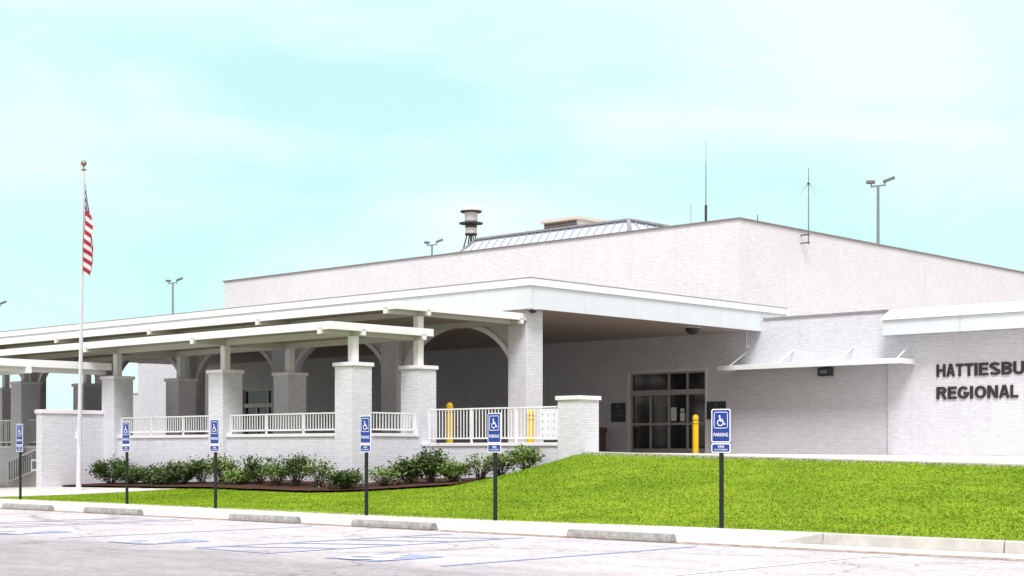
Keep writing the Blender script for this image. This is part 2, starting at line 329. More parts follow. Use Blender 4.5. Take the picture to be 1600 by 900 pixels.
def copy_tree(o, parent=None):
    c = o.copy(); C.objects.link(c); c.parent = parent
    for ch in list(o.children): copy_tree(ch, c)
    return c
def text_mesh(body, size, extrude=0, offset=0, align='CENTER'):
    cu = bpy.data.curves.new('t', 'FONT'); cu.body = body; cu.size = size; cu.extrude = extrude; cu.offset = offset; cu.align_x = align; cu.align_y = 'CENTER'
    cu.resolution_u = 4
    ob = bpy.data.objects.new('t', cu); C.objects.link(ob)
    me = bpy.data.meshes.new_from_object(ob.evaluated_get(bpy.context.evaluated_depsgraph_get()))
    bpy.data.objects.remove(ob); return me
def ribbon(mb, pts, w_, P):            # flat thick polyline, P maps 2D to 3D
    for (a, b) in zip(pts, pts[1:]):
        dx, dy = b[0]-a[0], b[1]-a[1]; l_ = math.hypot(dx, dy) or 1; ox, oy = -dy/l_*w_/2, dx/l_*w_/2; ex, ey = dx/l_*w_*.3, dy/l_*w_*.3
        mb.add([P(a[0]+ox-ex, a[1]+oy-ey), P(a[0]-ox-ex, a[1]-oy-ey), P(b[0]-ox+ex, b[1]-oy+ey), P(b[0]+ox+ex, b[1]+oy+ey)], [(0, 1, 2, 3)])
def isa(mb, s, P, th=1):                      # wheelchair figure, about one unit high, scaled s, flat
    Q = lambda x, y: P(x*s, y*s)
    mb.add([Q(-.12+.085*cos(i*pi/6), .42+.085*sin(i*pi/6)) for i in range(12)], [tuple(range(12))])
    ribbon(mb, [(-.11, .33), (-.06, -.02), (.2, -.02), (.31, -.33), (.42, -.29)], .085*th, Q)
    ribbon(mb, [(-.09, .14), (.15, .14)], .07*th, Q)
    ribbon(mb, [(-.02-.27*cos(a)*1.0-.03, -.2+.27*sin(a)) for a in [R(q) for q in range(-225+180+5, 180+50, 15)]][::-1] if False else
           [(-.05+.27*cos(R(q)), -.18+.27*sin(R(q))) for q in range(118, 345, 14)], .07*th, Q)

# ------------------------------------------------------------------ terrain
def lerpt(x, tab):
    if x <= tab[0][0]: return tab[0][1]
    for (a, va), (b, vb) in zip(tab, tab[1:]):
        if x <= b: return va+(vb-va)*(x-a)/(b-a)
    return tab[-1][1]
ZB = [(-75, .02), (-56, .04), (-49.5, .16), (-43, .30), (-36.1, .48), (-34.8, .46), (-32, .58), (-30.8, .80), (-30, 1.02), (-29.3, 1.34), (-28.9, 1.36), (-16, 1.07), (-5, .84), (20, .5)]
def edge(X): return lerpt(X, [(-45, 22.95), (-35, 22.95), (-31, 22.72), (-25.4, 22.52), (-21.7, 22.68), (-16.5, 23.28), (-13.4, 23.3)])
def terr(X, Y):
    k = min(1, max(0, (X+13.35)/.9)); ys = edge(X)*(1-k)+20.56*k; z0 = .165*k
    yb = lerpt(X, [(-40.5, 31.3), (-39, 31.5), (-36, 33.6), (-34.5, 34.3), (-33, 34.35)])
    zb = lerpt(X, ZB)
    t = (Y-ys)/(yb-ys)
    if t <= 0: return z0
    if t >= 1: return zb
    return z0+(zb-z0)*t**lerpt(X, [(-27, 1.8), (-20, 1.3), (-12, 1.05)])
def drape(poly_test, x0, x1, y0, y1, st, dz):
    mb = MB(); idx = {}; nx = int((x1-x0)/st); ny = int((y1-y0)/st)
    def vid(i, j):
        if (i, j) not in idx:
            X, Y = x0+i*st, y0+j*st; idx[(i, j)] = len(mb.v); mb.v.append((X, Y, terr(X, Y)+dz))
        return idx[(i, j)]
    for i in range(nx):
        for j in range(ny):
            if poly_test(x0+(i+.5)*st, y0+(j+.5)*st): mb.f.append((vid(i, j), vid(i+1, j), vid(i+1, j+1), vid(i, j+1)))
    return mb
def pad_edge(Y): return -43.6+(Y-23.2)*.33
def mulch_front(X):   # Y of the bed's front edge
    return lerpt(X, MF)
MF = [(-52, 30.7), (-49.4, 29.5), (-47, 29.3), (-43.5, 29.1), (-41, 28.95), (-38, 28.9), (-35.5, 29.1), (-33.8, 30.2), (-32.4, 31.6), (-31, 32.0), (-30.2, 33.2), (-29.7, 34.3)]
g = MB(); g.add([(-3500, -300, -.25), (3500, -300, -.25), (3500, 5000, -.25), (-3500, 5000, -.25)], [(0, 1, 2, 3)]); struct('ground', g, 'field')
lot = MB(); lot.add([(-140, -60, 0), (60, -60, 0), (60, 19.12, 0), (-140, 19.12, 0)], [(0, 1, 2, 3)]); struct('parking_lot', lot, 'lot')
g = MB(); g.add([(-140, 19.12, .002), (60, 19.12, .002), (60, 19.45, .004), (-140, 19.45, .004)], [(0, 1, 2, 3)]); struct('gutter', g, 'gutter')
# sidewalk in separate slabs with thin joints
g = MB()
xs = -110.0
while xs < -14.5:
    g.box(xs+.01, 19.46, -.1, xs+2.99, 23.35, .008); xs += 3
g.box(xs+.01, 19.46, -.1, -12.9, 23.35, .008)
g.box(-12.9, 19.46, -.1, 40, 20.33, .008)
struct('sidewalk', g, 'concrete')
# kerb: rises out of the flush sidewalk, then runs on in cast lengths
g = MB()
g.prism([(-13.4, .009), (-12.55, .175), (-12.55, -.1), (-13.4, -.1)], 'y', 20.35, 20.55)
xs = -12.55
for i in range(9):
    x1 = xs+(2.95 if i else 2.9)
    g.prism([(20.32, -.1), (20.37, .165), (20.385, .178), (20.54, .178), (20.54, -.1)], 'x', xs+.012, x1-.012); xs = x1
struct('curb', g, 'curbface')
lawn = drape(lambda X, Y: True, -60, 24, 20.55, 34.35, .45, 0)
# keep only where grass ground is: behind the sidewalk
keep = []
for f in lawn.f:
    cx = sum(lawn.v[i][0] for i in f)/4; cy = sum(lawn.v[i][1] for i in f)/4
    if cy > (22.2 if cx < -12.9 else 20.5): keep.append(f)
lawn.f = keep
g = MB(); g.add([(-12.9, 20.55, .1), (-12.9, 23.4, .1), (-13.0, 23.4, -.05), (-13.0, 20.55, -.05)], [(0, 1, 2, 3)])
o = struct('lawn', lawn, 'turf', smooth=True)
def on_pad(X, Y): return X < pad_edge(Y) and Y > 23.25 and Y < 31.4
struct('path', drape(lambda X, Y: on_pad(X, Y) and not (X > -49.9 and Y > mulch_front(X)), -62, -40, 23.2, 31.5, .15, .012), 'concrete', smooth=True)
struct('mulch_bed', drape(lambda X, Y: X > -49.7 and X < -29.6 and Y > mulch_front(X) and not (X < -36 and Y > 31.7), -50, -29.5, 27.2, 34.4, .15, .075), 'mulch', smooth=True)
# driveway climbing gently to the doors
def zd(X, Y):
    a = lerpt(X, [(-60, 1.36), (-29.2, 1.365), (-15.9, 1.075), (-5, .85), (25, .3)]); b = lerpt(X, [(-60, 1.33), (-37, 1.29), (-29.6, 1.24), (-24, 1.21), (-5, 1.1), (25, .7)])
    return a+(b-a)*(Y-34.4)/18.4
g = MB()
for i in range(40):
    a, b = -85+i*2.5, -85+(i+1)*2.5
    if b > 22: break
    if a > -29.3 or b <= -29.0:
        g.add([(a, 34.6, zd(a, 34.6)), (b, 34.6, zd(b, 34.6)), (b, 52.9, zd(b, 52.9)), (a, 52.9, zd(a, 52.9))], [(0, 1, 2, 3)])
    else: g.add([(a, 34.6, zd(a, 34.6)), (b, 34.6, zd(b, 34.6)), (b, 52.9, zd(b, 52.9)), (a, 52.9, zd(a, 52.9))], [(0, 1, 2, 3)])
struct('driveway', g, 'asphalt')
g = MB()
for i in range(17):
    a, b = -29.5+i*2.5, -29.5+(i+1)*2.5; g.add([(a+.01, 34.63, zd(a, 34.6)+.006), (b-.01, 34.63, zd(b, 34.6)+.006), (b-.01, 52.65, zd(b, 52.65)+.006), (a+.01, 52.65, zd(a, 52.65)+.006)], [(0, 1, 2, 3)])
struct('pavement', g, 'concrete')
g = MB(); xs = -29.18
while xs < 18:
    b = min(18, xs+3); g.add([(xs, 34.36, zd(xs, 34.4)+.035), (b, 34.36, zd(b, 34.4)+.035), (b, 34.62, zd(b, 34.6)+.035), (xs, 34.62, zd(xs, 34.6)+.035),
                              (xs, 34.36, zd(xs, 34.4)-.25), (b, 34.36, zd(b, 34.4)-.25)], [(0, 1, 2, 3), (0, 4, 5, 1)]); xs = b
struct('driveway_edge', g, 'concrete')
g = MB(); g.prism([(-76, 31.78), (-36.2, 31.78), (-36.2, 34.62), (-30.1, 34.62), (-30.1, 35.3), (-35.82, 35.3), (-35.82, 41.2), (-76, 41.2)], 'z', 1.3, 1.6); struct('porch_floor', g, 'slab')

# grass blades
def grass():
    rng = np.random.default_rng(3); n = 420000
    X = rng.uniform(-56, -6, n); Y = 20.6+rng.uniform(0, 1, n)**1.0*13.75
    # denser nearer to the viewer is unnecessary; drop the parts out of view
    keepm = []
    for i in range(n):
        x, y = X[i], Y[i]
        ok = y > (edge(x)+.01 if x < -12.95 else 20.57)
        if ok and x > -49.9 and x < -29.6 and y > mulch_front(x)-.02: ok = False
        if ok and x < -36 and y > 31.2: ok = False
        if ok and on_pad(x, y): ok = False
        if ok:
            d = -.682*x+.731*y; l_ = .731*x+.682*y
            if abs(l_/d) > .36: ok = False
        keepm.append(ok)
    X = X[keepm]; Y = Y[keepm]; n = len(X)
    Z = np.array([terr(a, b) for a, b in zip(X, Y)])
    h = rng.uniform(.016, .038, n); a = rng.uniform(0, 2*pi, n); w_ = rng.uniform(.008, .02, n)
    lx, ly = rng.normal(0, .03, n), rng.normal(0, .03, n)
    V = np.empty((n, 3, 3)); V[:, 0] = np.stack([X-w_*np.cos(a), Y-w_*np.sin(a), Z-.005], 1); V[:, 1] = np.stack([X+w_*np.cos(a), Y+w_*np.sin(a), Z-.005], 1)
    V[:, 2] = np.stack([X+lx, Y+ly, Z+h], 1)
    me = bpy.data.meshes.new('grass'); me.vertices.add(3*n); me.vertices.foreach_set('co', V.reshape(-1)); me.loops.add(3*n); me.loops.foreach_set('vertex_index', np.arange(3*n))
    me.polygons.add(n); me.polygons.foreach_set('loop_start', np.arange(0, 3*n, 3)); me.polygons.foreach_set('loop_total', np.full(n, 3)); me.update(calc_edges=True)
    me.materials.append(M['grass']); tag(link('grass', me), kind='stuff')
grass()
# painted markings
def line(x0, x1, y0, y1, mat, name='painted_line'):
    m = MB(); m.add([(x0, y0, .006), (x1, y0, .006), (x1, y1, .006), (x0, y1, .006)], [(0, 1, 2, 3)]); struct(name, m, mat)
for x in (-13.7, -22.6, -26.4, -31.9): line(x-.05, x+.05, 13.4, 18.7, 'blueline' if x in (-13.7,) else 'bluefaint')
for x in (-10.75, -7.6): line(x-.06, x+.06, 13.6, 19.0, 'whiteline')
def aisle(xa, xb, mat):
    m = MB(); P = lambda x, y: (x, y, .006)
    for x in (xa, xb): m.add([P(x-.055, 13.45), P(x+.055, 13.45), P(x+.055, 18.7), P(x-.055, 18.7)], [(0, 1, 2, 3)])
    m.add([P(xa, 13.4), P(xb, 13.4), P(xb, 13.5), P(xa, 13.5)], [(0, 1, 2, 3)])
    for k in range(4):
        y = 13.9+k*1.15; m.add([(xa+.055, y, .0061), (xa+.055, y+.13, .0061), (xb-.055, y+1.0, .0061), (xb-.055, y+.87, .0061)], [(0, 1, 2, 3)])
    struct('painted_aisle', m, mat)
aisle(-18.87, -17.17, 'blueline'); aisle(-28.3, -26.9, 'bluefaint'); aisle(-38.2, -36.7, 'bluefaint')
for i, cx in enumerate((-15.36, -20.6, -24.65, -30.2, -34.3)):
    m = MB(); m.add([(cx-.52, 13.35, .007), (cx+.52, 13.35, .007), (cx+.52, 14.6, .007), (cx-.52, 14.6, .007)], [(0, 1, 2, 3)])
    struct('painted_square', m, 'blueline')
    m = MB(); cnt = [0]
    def PP(x, y): cnt[0] += 1; return (cx-.06+x*.95, 13.98+y*.95, .0105+((cnt[0]-1)//4)*.0003)
    isa(m, 1.25, PP, 1.9); struct('painted_wheelchair_symbol', m, 'whitesym')

# ------------------------------------------------------------------ terminal building
WY = 52.8; TX = -39.4; TY = 57.0; TZ = 11.65
T = Thing('airport_terminal', 'long white painted brick terminal building with a tall flat roofed hall', 'building', (-50, 54, 1.2))
g = MB()
# front wall with two door openings, built from panels
LD = (-69.7, -65.6); RD = (-42.25, -38.2); DT = 4.76
for (a, b, z0, z1) in ((-80, LD[0], 0, 6.7), (LD[0], LD[1], DT, 6.7), (LD[1], RD[0], 0, 6.7), (RD[0], RD[1], DT, 6.7), (RD[1], -29.62, 0, 6.7)):
    g.box(a, WY, z0, b, WY+.3, z1)
T.part('front_wall', g, 'brick')
g = MB(); g.box(-86.5, WY+.02, 0, -80, WY+.32, 4.85); g.box(-86.5, WY+.32, 0, -86.2, WY+12, 4.85); T.part('low_wall', g, 'brick')
g = MB(); g.box(-29.62, WY-.12, 0, 12, WY+.3, 5.9); T.part('sign_wall', g, 'brick')
g = MB(); g.box(-77.1, TY, 6, TX, TY+.3, TZ); g.box(TX-.3, TY+.3, 6, TX, 92, TZ); g.box(-77.1, TY+.3, 0, -76.8, 92, TZ); g.box(-77.1, 91.7, 0, TX-.3, 92, TZ)
T.part('upper_wall', g, 'brick')
g = MB(); g.box(-77.16, TY-.06, TZ, TX+.06, TY+.36, TZ+.05); g.box(TX-.36, TY+.36, TZ, TX+.06, 92.1, TZ+.05); g.box(-77.16, TY+.36, TZ, -76.74, 92.1, TZ+.05)
g.box(-77.18, TY-.08, TZ+.052, TX+.08, TY+.3, TZ+.085); g.box(TX-.3, TY+.3, TZ+.052, TX+.08, 92.1, TZ+.085)
T.part('parapet_cap', g, 'flash')
g = MB(); g.box(-76.8, TY+.3, 10.9, TX-.3, 91.7, 11.1); g.box(-80, WY+.3, 6.2, 12, TY, 6.35); g.box(TX, TY, 6.2, 12, 92, 6.35); T.part('roof', g, 'tan')
T.part('wall_coping', MB().box(-35.3, WY-.05, 6.7, -29.7, WY+.35, 6.78), 'flash'); T.part('wall_coping', MB().box(-80, WY-.05, 6.7, -73.9, WY+.35, 6.78), 'flash')
g = MB(); g.box(-86.6, WY-.04, 4.85, -80, WY+.4, 4.95); T.part('low_wall_coping', g, 'cap')
# fascia band over the sign wall
g = MB(); xs = -29.4
while xs < 12:
    g.box(xs+.006, WY-.92, 5.72, xs+3.12-.006, WY-.8, 6.28); xs += 3.125
g.box(-29.4, WY-.8, 5.74, -29.28, WY-.13, 6.28)
T.part('fascia_band', g, 'fascia')
g = MB(); g.box(-29.35, WY-.8, 5.76, 12, WY+.1, 5.9); T.part('band_soffit', g, 'white')
g = MB(); g.prism([(WY-1.0, 6.29), (WY-1.0, 6.34), (WY-.3, 6.72), (WY+.5, 6.74), (WY+.5, 6.29)], 'x', -29.45, 12); T.part('roof_edge', g, 'white')
g = MB(); g.box(-29.4, WY-.925, 5.69, 12, WY-.75, 5.718); T.part('drip_edge', g, 'flash')
def doors(x0, x1, fm, posters):
    W_ = x1-x0; y = WY+.12
    d = T.part('entrance_door', MB().box(x0+.05, y+.06, 1.25, x1-.05, y+.08, DT-.04), 'glass')
    f = MB()
    for k in (0, .262, .51, .758, 1): 
        cx = x0+.04+(W_-.08)*k; f.box(cx-.04, y-.03, 1.3, cx+.04, y+.05, 3.78)
    for k in (0, .51, .758, 1):
        cx = x0+.04+(W_-.08)*k; f.box(cx-.035, y-.03, 4.0, cx+.035, y+.05, DT-.06)
    f.box(x0, y-.04, DT-.07, x1, y+.06, DT); f.box(x0, y-.08, 3.78, x1, y+.055, 4.0)
    f.box(x0, y-.02, 2.5, x1, y+.048, 2.6); f.box(x0, y-.02, 1.3, x1, y+.049, 1.5)
    T.part('door_frame', f, fm, parent=d)
    if posters:
        p = MB(); 
        for a, b, z0, z1 in ((.53, .60, 2.68, 3.25), (.65, .71, 2.66, 3.02), (.655, .70, 3.06, 3.2)): p.box(x0+W_*a, y+.035, z0, x0+W_*b, y+.055, z1)
        T.part('door_notice', p, 'paper', parent=d)
doors(*RD, 'alu', True); doors(*LD, 'alu_white', False)
g = MB(); g.box(RD[0]-.12, WY-.02, 1.3, RD[0], WY-.001, DT+.1); g.box(RD[1], WY-.02, 1.3, RD[1]+.12, WY-.001, DT+.1); g.box(RD[0], WY-.02, DT, RD[1], WY-.001, DT+.1)
T.part('door_trim', g, 'cap')
g = MB(); g.box(-75, WY+6, 1.0, -31, WY+6.1, 6); T.part('inner_wall', g, 'louvre')
# steel door awning on tie rods
A = Thing('door_awning', 'thin pale metal awning hung on tie rods across the white brick wall', 'awning', (-32.2, WY, 4.6))
g = MB(); g.box(-36.65, WY-1.3, 4.64, -28.46, WY-1.22, 4.84); g.box(-36.65, WY-1.22, 4.64, -36.57, WY-.125, 4.84); g.box(-28.54, WY-1.22, 4.64, -28.46, WY-.125, 4.84); A.part('awning_frame', g, 'white', bevel=.01)
g = MB(); g.box(-36.57, WY-1.22, 4.70, -29.64, WY-.003, 4.76); g.box(-29.64, WY-1.22, 4.70, -28.54, WY-.123, 4.76)
A.part('awning_deck', g, 'awn')
for x in (-36.15, -33.9, -31.2, -28.66):
    yw = WY-.125 if x > -29.6 else WY-.005
    A.part('tie_rod', MB().beam((x, WY-1.15, 4.84), (x, yw, 5.42), .04, .04), 'white')
    A.part('rod_plate', MB().box(x-.04, yw-.02, 5.36, x+.04, yw+.001, 5.48), 'cap')
# ------------------------------------------------------------------ entrance canopy
CX, CY, CZ0, CZ1 = -35.4, 38.9, 6.25, 7.31; CL = -73.5; CB = 54.6
E_ = Thing('entrance_canopy', 'deep white canopy with tall fascia sheltering the driveway and doors', 'canopy', (-45, 40, 1.6))
g = MB(); n = 6
seg = (CX-CL-.1)/14
for i in range(14): g.box(CL+.1+i*seg+.006, CY, CZ0, CL+.1+(i+1)*seg-.006, CY+.1, CZ1-.28)
seg = (WY-CY-.12)/5
for i in range(5): g.box(CX-.1, CY+.105+i*seg+.006, CZ0, CX, CY+.105+(i+1)*seg-.006, CZ1-.28)
g.box(CX-.1, WY, 6.8, CX, CB, CZ1-.28); g.box(CL, CY+.1, CZ0, CL+.1, WY, CZ1-.28)
E_.part('fascia', g, 'fascia')
g = MB(); g.box(CL-.05, CY-.06, CZ1-.275, CX+.06, CY+.2, CZ1-.03); g.box(CX-.2, CY+.2, CZ1-.275, CX+.06, CB, CZ1-.03); g.box(CL-.05, CY+.2, CZ1-.275, CL+.2, WY, CZ1-.03)
E_.part('roof_edge', g, 'white')
g = MB(); g.box(CL-.06, CY-.07, CZ1-.028, CX+.07, CY+.2, CZ1); g.box(CX-.2, CY+.2, CZ1-.028, CX+.07, CB+.02, CZ1); E_.part('edge_flashing', g, 'flash')
g = MB(); g.box(CL+.1, CY+.2, CZ1-.2, CX-.2, WY+1.5, CZ1-.1); E_.part('roof', g, 'tan')
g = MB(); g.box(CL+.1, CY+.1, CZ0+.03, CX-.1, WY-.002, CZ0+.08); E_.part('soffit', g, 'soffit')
# downspout stub at the back end of the roof edge
E_.part('downspout', MB().tube((CX+.12, CB-.05, CZ1-.05), (CX+.12, CB-.05, 6.7), .045), 'cap')
PX = [-36.3-6.55*i for i in range(7)]
COLY = 39.6; CW = .43
def colmb(x): return MB().box(x-CW, COLY-CW+.02, 1.5, x+CW, COLY+CW, CZ0+.028)
for i, x in enumerate(PX[:6]):
    E_.part('column', colmb(x), 'brick', bevel=.008)
# arched braces and header between the columns
g = MB(); g.box(CL+.1, COLY-.14, CZ0-.22, PX[0], COLY+.14, CZ0+.028); E_.part('header_beam', g, 'cap')
def brace(x, sgn):
    x0 = x+sgn*CW; W_, Hh = 2.80, 2.12; zt = CZ0-.22; zb = zt-Hh-.17; K = 16
    inner = [(x0+sgn*W_*(1-cos(pi/2*k/K)), zb+Hh*sin(pi/2*k/K)) for k in range(K+1)]
    band = MB()
    for k in range(K):
        a, b = inner[k], inner[k+1]
        def off(p, k): t_ = pi/2*k/K; return (p[0]-sgn*.2*cos(t_)*.8 if False else p[0]-sgn*.17*cos(t_), min(zt, p[1]+.17*sin(t_)))
        oa, ob = off(a, k), off(b, k+1)
        oa = (max(oa[0], x0) if sgn > 0 else min(oa[0], x0), oa[1]); ob = (max(ob[0], x0) if sgn > 0 else min(ob[0], x0), ob[1])
        band.prism([a, b, ob, oa], 'y', COLY-.14, COLY+.14)
    o_ = E_.part('arch_brace', band, 'cap')
    sp = MB()
    for k in range(K):
        a, b = inner[k], inner[k+1]
        sp.prism([(a[0], a[1]+.02), (b[0], b[1]+.02), (b[0], zt), (a[0], zt)], 'y', COLY-.05, COLY+.05)
    E_.part('spandrel', sp, 'beam', parent=o_)
for i, x in enumerate(PX[:6]):
    if i > 0: brace(x, 1)
    brace(x, -1)
# ------------------------------------------------------------------ walkway canopies
FX = -35.85
def walkway(label, yf, yb, ztop, posts_y, pier_z, xl, rows):
    Wk = Thing('walkway_canopy', label, 'canopy', (-50, yf+1, 1.6), 'white canopies over the porch walkway')
    g = MB(); g.box(xl, yf, ztop-.24, FX, yf+.07, ztop); g.box(FX-.07, yf+.07, ztop-.24, FX, yb, ztop); Wk.part('fascia', g, 'white', bevel=.01)
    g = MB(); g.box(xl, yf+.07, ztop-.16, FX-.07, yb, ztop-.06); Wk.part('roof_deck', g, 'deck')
    for py in rows:
        Wk.part('long_beam', MB().box(xl, py-.07, ztop-.36, FX+.05, py+.07, ztop-.165), 'beam')
        Wk.part('beam_end', MB().box(FX+.05, py-.075, ztop-.365, FX+.056, py+.075, ztop-.25), 'white')
    k = 0
    for x in PX:
        if x < xl: break
        Wk.part('cross_beam', MB().box(x-.08, yf-.05, ztop-.355, x+.08, yb-.02, ztop-.162), 'beam')
        Wk.part('beam_end', MB().box(x-.085, yf-.056, ztop-.365, x+.085, yf-.05, ztop-.24), 'white')
        for py, pz in posts_y:
            if pz is None: continue
            Wk.part('post', MB().box(x-.12, py-.12, pz, x+.12, py+.12, ztop-.365), 'steel_white', bevel=.01)
    return Wk
P3Y, P4Y = 31.72, 34.5
walkway('lower white flat canopy on steel posts along the front row of brick piers', 30.4, 34.75, 5.33, [(P3Y, 4.14)], 4.14, -70, [P3Y, 34.3])
walkway('upper white flat canopy reaching from the second row of piers to the tall brick columns', 33.1, 39.19, 6.12, [(P4Y, 4.15)], 4.15, -73, [P4Y, 38.9])
Nn = Thing('walkway_canopy', 'small white canopy turned across the front steps at the left end', 'canopy', (-52, 27, .1), 'white canopies over the porch walkway')
nx_ = PX[2]-.1
g = MB(); g.box(nx_-.07, 17.2, 4.36, nx_, P3Y-.18, 4.62); g.box(-57.5, 17.2, 4.36, nx_-.07, 17.27, 4.62); Nn.part('fascia', g, 'white', bevel=.01)
g = MB(); g.box(-57.5, 17.27, 4.44, nx_-.07, P3Y-.2, 4.54); Nn.part('roof_deck', g, 'deck')
g = MB(); g.box(-57.5, 28.1, 4.14, nx_+.05, 28.28, 4.43); Nn.part('long_beam', g, 'steel_white')
g = MB(); g.box(nx_-.5, 17.3, 4.2, nx_-.34, P3Y-.2, 4.43); Nn.part('long_beam', g, 'steel_white')
for y in (18.2, ): 
    for x in (-56.8, nx_-.42): Nn.part('post', MB().box(x-.12, y-.12, 0, x+.12, y+.12, 4.19), 'steel_white')
# ------------------------------------------------------------------ brick piers
def pier(x, y, zt, zb, label, w_=.405, group='brick piers of the porch'):
    t = Thing('brick_pier', label, 'pier', (x, y, zb), group)
    t.part('shaft', MB().box(x-w_, y-w_, zb-.4, x+w_, y+w_, zt-.12), 'brick', bevel=.006)
    t.part('cap', MB().box(x-w_-.055, y-w_-.055, zt-.12, x+w_+.055, y+w_+.055, zt), 'cap', bevel=.012)
front_l = ['front row brick pier at the right corner of the lower canopy', 'front row brick pier second from the canopy corner', 'front row brick pier right of the white flagpole',
           'front row brick pier beside the steps left of the flagpole']
for i in range(4): pier(PX[i], P3Y, 4.14, .0 if i else .2, front_l[i])
second_l = ['second row brick pier with a tall post beside the right hand railing', 'second row brick pier standing between the two rightmost front piers',
            'shaded second row brick pier in front of the arch right of the open sky gap', 'shaded second row brick pier just right of the flagpole', 'second row brick pier at the left edge']
for i in range(5): pier(PX[i], P4Y, 4.15, .2 if i == 0 else 1.55, second_l[i])
pier(-29.62, 34.62, 3.02, .7, 'short brick pier ending the right hand railing on the grass bank', .43)
# low walls between the piers
def wall_along(xa, xb, y, zt, label, zb=-.1, th=.3, cap=True):
    t = Thing('brick_wall', label, 'wall', ((xa+xb)/2, y, zb), 'low white brick walls of the porch')
    t.part('wall_face', MB().box(xa, y, zb, xb, y+th, zt-.1), 'brick'); t.part('coping', MB().box(xa, y-.05, zt-.1, xb, y+th+.05, zt), 'cap', bevel=.01)
h = .405
wall_along(PX[1]+h, PX[0]-h, 31.5, 1.96, 'low brick wall between the two rightmost front piers')
wall_along(PX[2]+h, PX[1]-h, 31.5, 1.96, 'low brick wall between the pier right of the flagpole and the next front pier')
wall_along(-75, -50.1, 31.5, 1.60, 'low brick wall behind the handrail at the far left')
wall_along(PX[0]+h, -29.62-.43, 34.3, 1.66, 'low brick wall under the long right hand railing')
t = Thing('brick_wall', 'short brick wall side between the corner pier and the pier with the tall post', 'wall', (PX[0], 33, 0), 'low white brick walls of the porch')
t.part('wall_face', MB().box(FX-.05, P3Y+h, 0, FX-.35, P4Y-h, 1.86), 'brick'); t.part('coping', MB().box(FX, P3Y+h, 1.86, FX-.4, P4Y-h, 1.96), 'cap', bevel=.01)
t = Thing('brick_wall', 'tall plain brick end wall standing behind the flagpole base', 'wall', (-49.9, 30, 0))
t.part('wall_face', MB().box(-50.05, 28.8, -.2, -49.7, 31.315, 2.74), 'brick', bevel=.006); t.part('coping', MB().box(-50.1, 28.75, 2.74, -49.65, 31.315, 2.88), 'cap', bevel=.012)
# ------------------------------------------------------------------ railings
def railing(p0, p1, zt, zb, posts, nb, label, mat='white', foot=None):
    t = Thing('railing', label, 'railing', (p0[0], p0[1], zb), 'white metal railings of the porch')
    foot = zb-.12 if foot is None else foot
    t.part('top_rail', MB().beam((*p0, zt), (*p1, zt), .05, .045), mat); t.part('bottom_rail', MB().beam((*p0, zb), (*p1, zb), .05, .045), mat)
    for k in range(posts):
        q = k/(posts-1); x = p0[0]+(p1[0]-p0[0])*q; y = p0[1]+(p1[1]-p0[1])*q
        t.part('rail_post', MB().box(x-.025, y-.025, foot, x+.025, y+.025, zt-.025), mat)
    me = MB().box(-.012, -.012, zb+.02-zt, .012, .012, -.025).mesh('baluster', M[mat])
    for k in range(nb):
        q = (k+.5)/nb; x = p0[0]+(p1[0]-p0[0])*q; y = p0[1]+(p1[1]-p0[1])*q
        link('baluster', me, t.e, (x-p0[0], y-p0[1], zt-zb))
railing((-35.62, 34.32), (-30.05, 34.45), 2.72, 1.80, 4, 42, 'long white railing right of the pier with the tall post', foot=1.66)
railing((PX[1]+.42, 31.65), (PX[0]-.42, 31.65), 2.60, 2.08, 4, 42, 'white railing on the low wall between the two rightmost front piers', foot=1.96)
railing((PX[2]+.42, 31.65), (PX[1]-.42, 31.65), 2.60, 2.08, 4, 42, 'white railing on the low wall just right of the pier by the flagpole', foot=1.96)
railing((FX-.2, P3Y+.42), (FX-.2, P4Y-.42), 2.60, 2.08, 2, 15, 'short white railing running back from the corner pier', foot=1.96)
railing((-62, 31.65), (-50.2, 31.65), 2.62, 1.75, 6, 76, 'shaded railing on the wall at the far left edge', foot=1.60)
# ------------------------------------------------------------------ front steps with sloping handrail
g = MB(); pf = [(-50.12, -.1), (-54.2, -.1)]
for k in range(8): pf += [(-54.2+k*.34, .04+.19*k), (-54.2+k*.34, .04+.19*(k+1))]
g.prism(pf+[(-50.12, 1.56)], 'y', 29.9, 31.45)
single('front_steps', g, 'concrete', 'concrete steps rising to the porch at the left', 'steps', (-53, 30.5, 0))
S = Thing('stair_handrail', 'sloping metal handrail with balusters beside the front steps', 'handrail', (-54, 29.7, 0))
sp0, sp1 = (-53.6, 29.7), (-50.35, 29.7)
S.part('top_rail', MB().beam((*sp0, 1.0), (*sp1, 1.75), .05, .05), 'steel_white'); S.part('bottom_rail', MB().beam((*sp0, .25), (*sp1, 1.0), .04, .04), 'steel_white')
for q in (0, 1): S.part('rail_post', MB().box(sp0[0]+(sp1[0]-sp0[0])*q-.03, 29.67, 0, sp0[0]+(sp1[0]-sp0[0])*q+.03, 29.73, 1.0+.75*q), 'steel_white')
me = MB().box(-.012, -.012, 0, .012, .012, .74).mesh('baluster', M['greymetal'])
for k in range(20):
    q = (k+.5)/20; link('baluster', me, S.e, (sp0[0]+3.25*q+54, 0, .25+.75*q))
S2 = Thing('small_sign', 'small white framed notice at the foot of the front steps', 'sign', (-51.2, 29.5, 0))
S2.part('sign_board', MB().box(-51.55, 29.45, .68, -50.75, 29.49, 1.1), 'signwhite'); S2.part('sign_face', MB().box(-51.45, 29.44, .75, -50.85, 29.449, 1.03), 'greymetal'); S2.part('post', MB().box(-50.85, 29.5, 0, -50.79, 29.56, .95), 'steel_white')

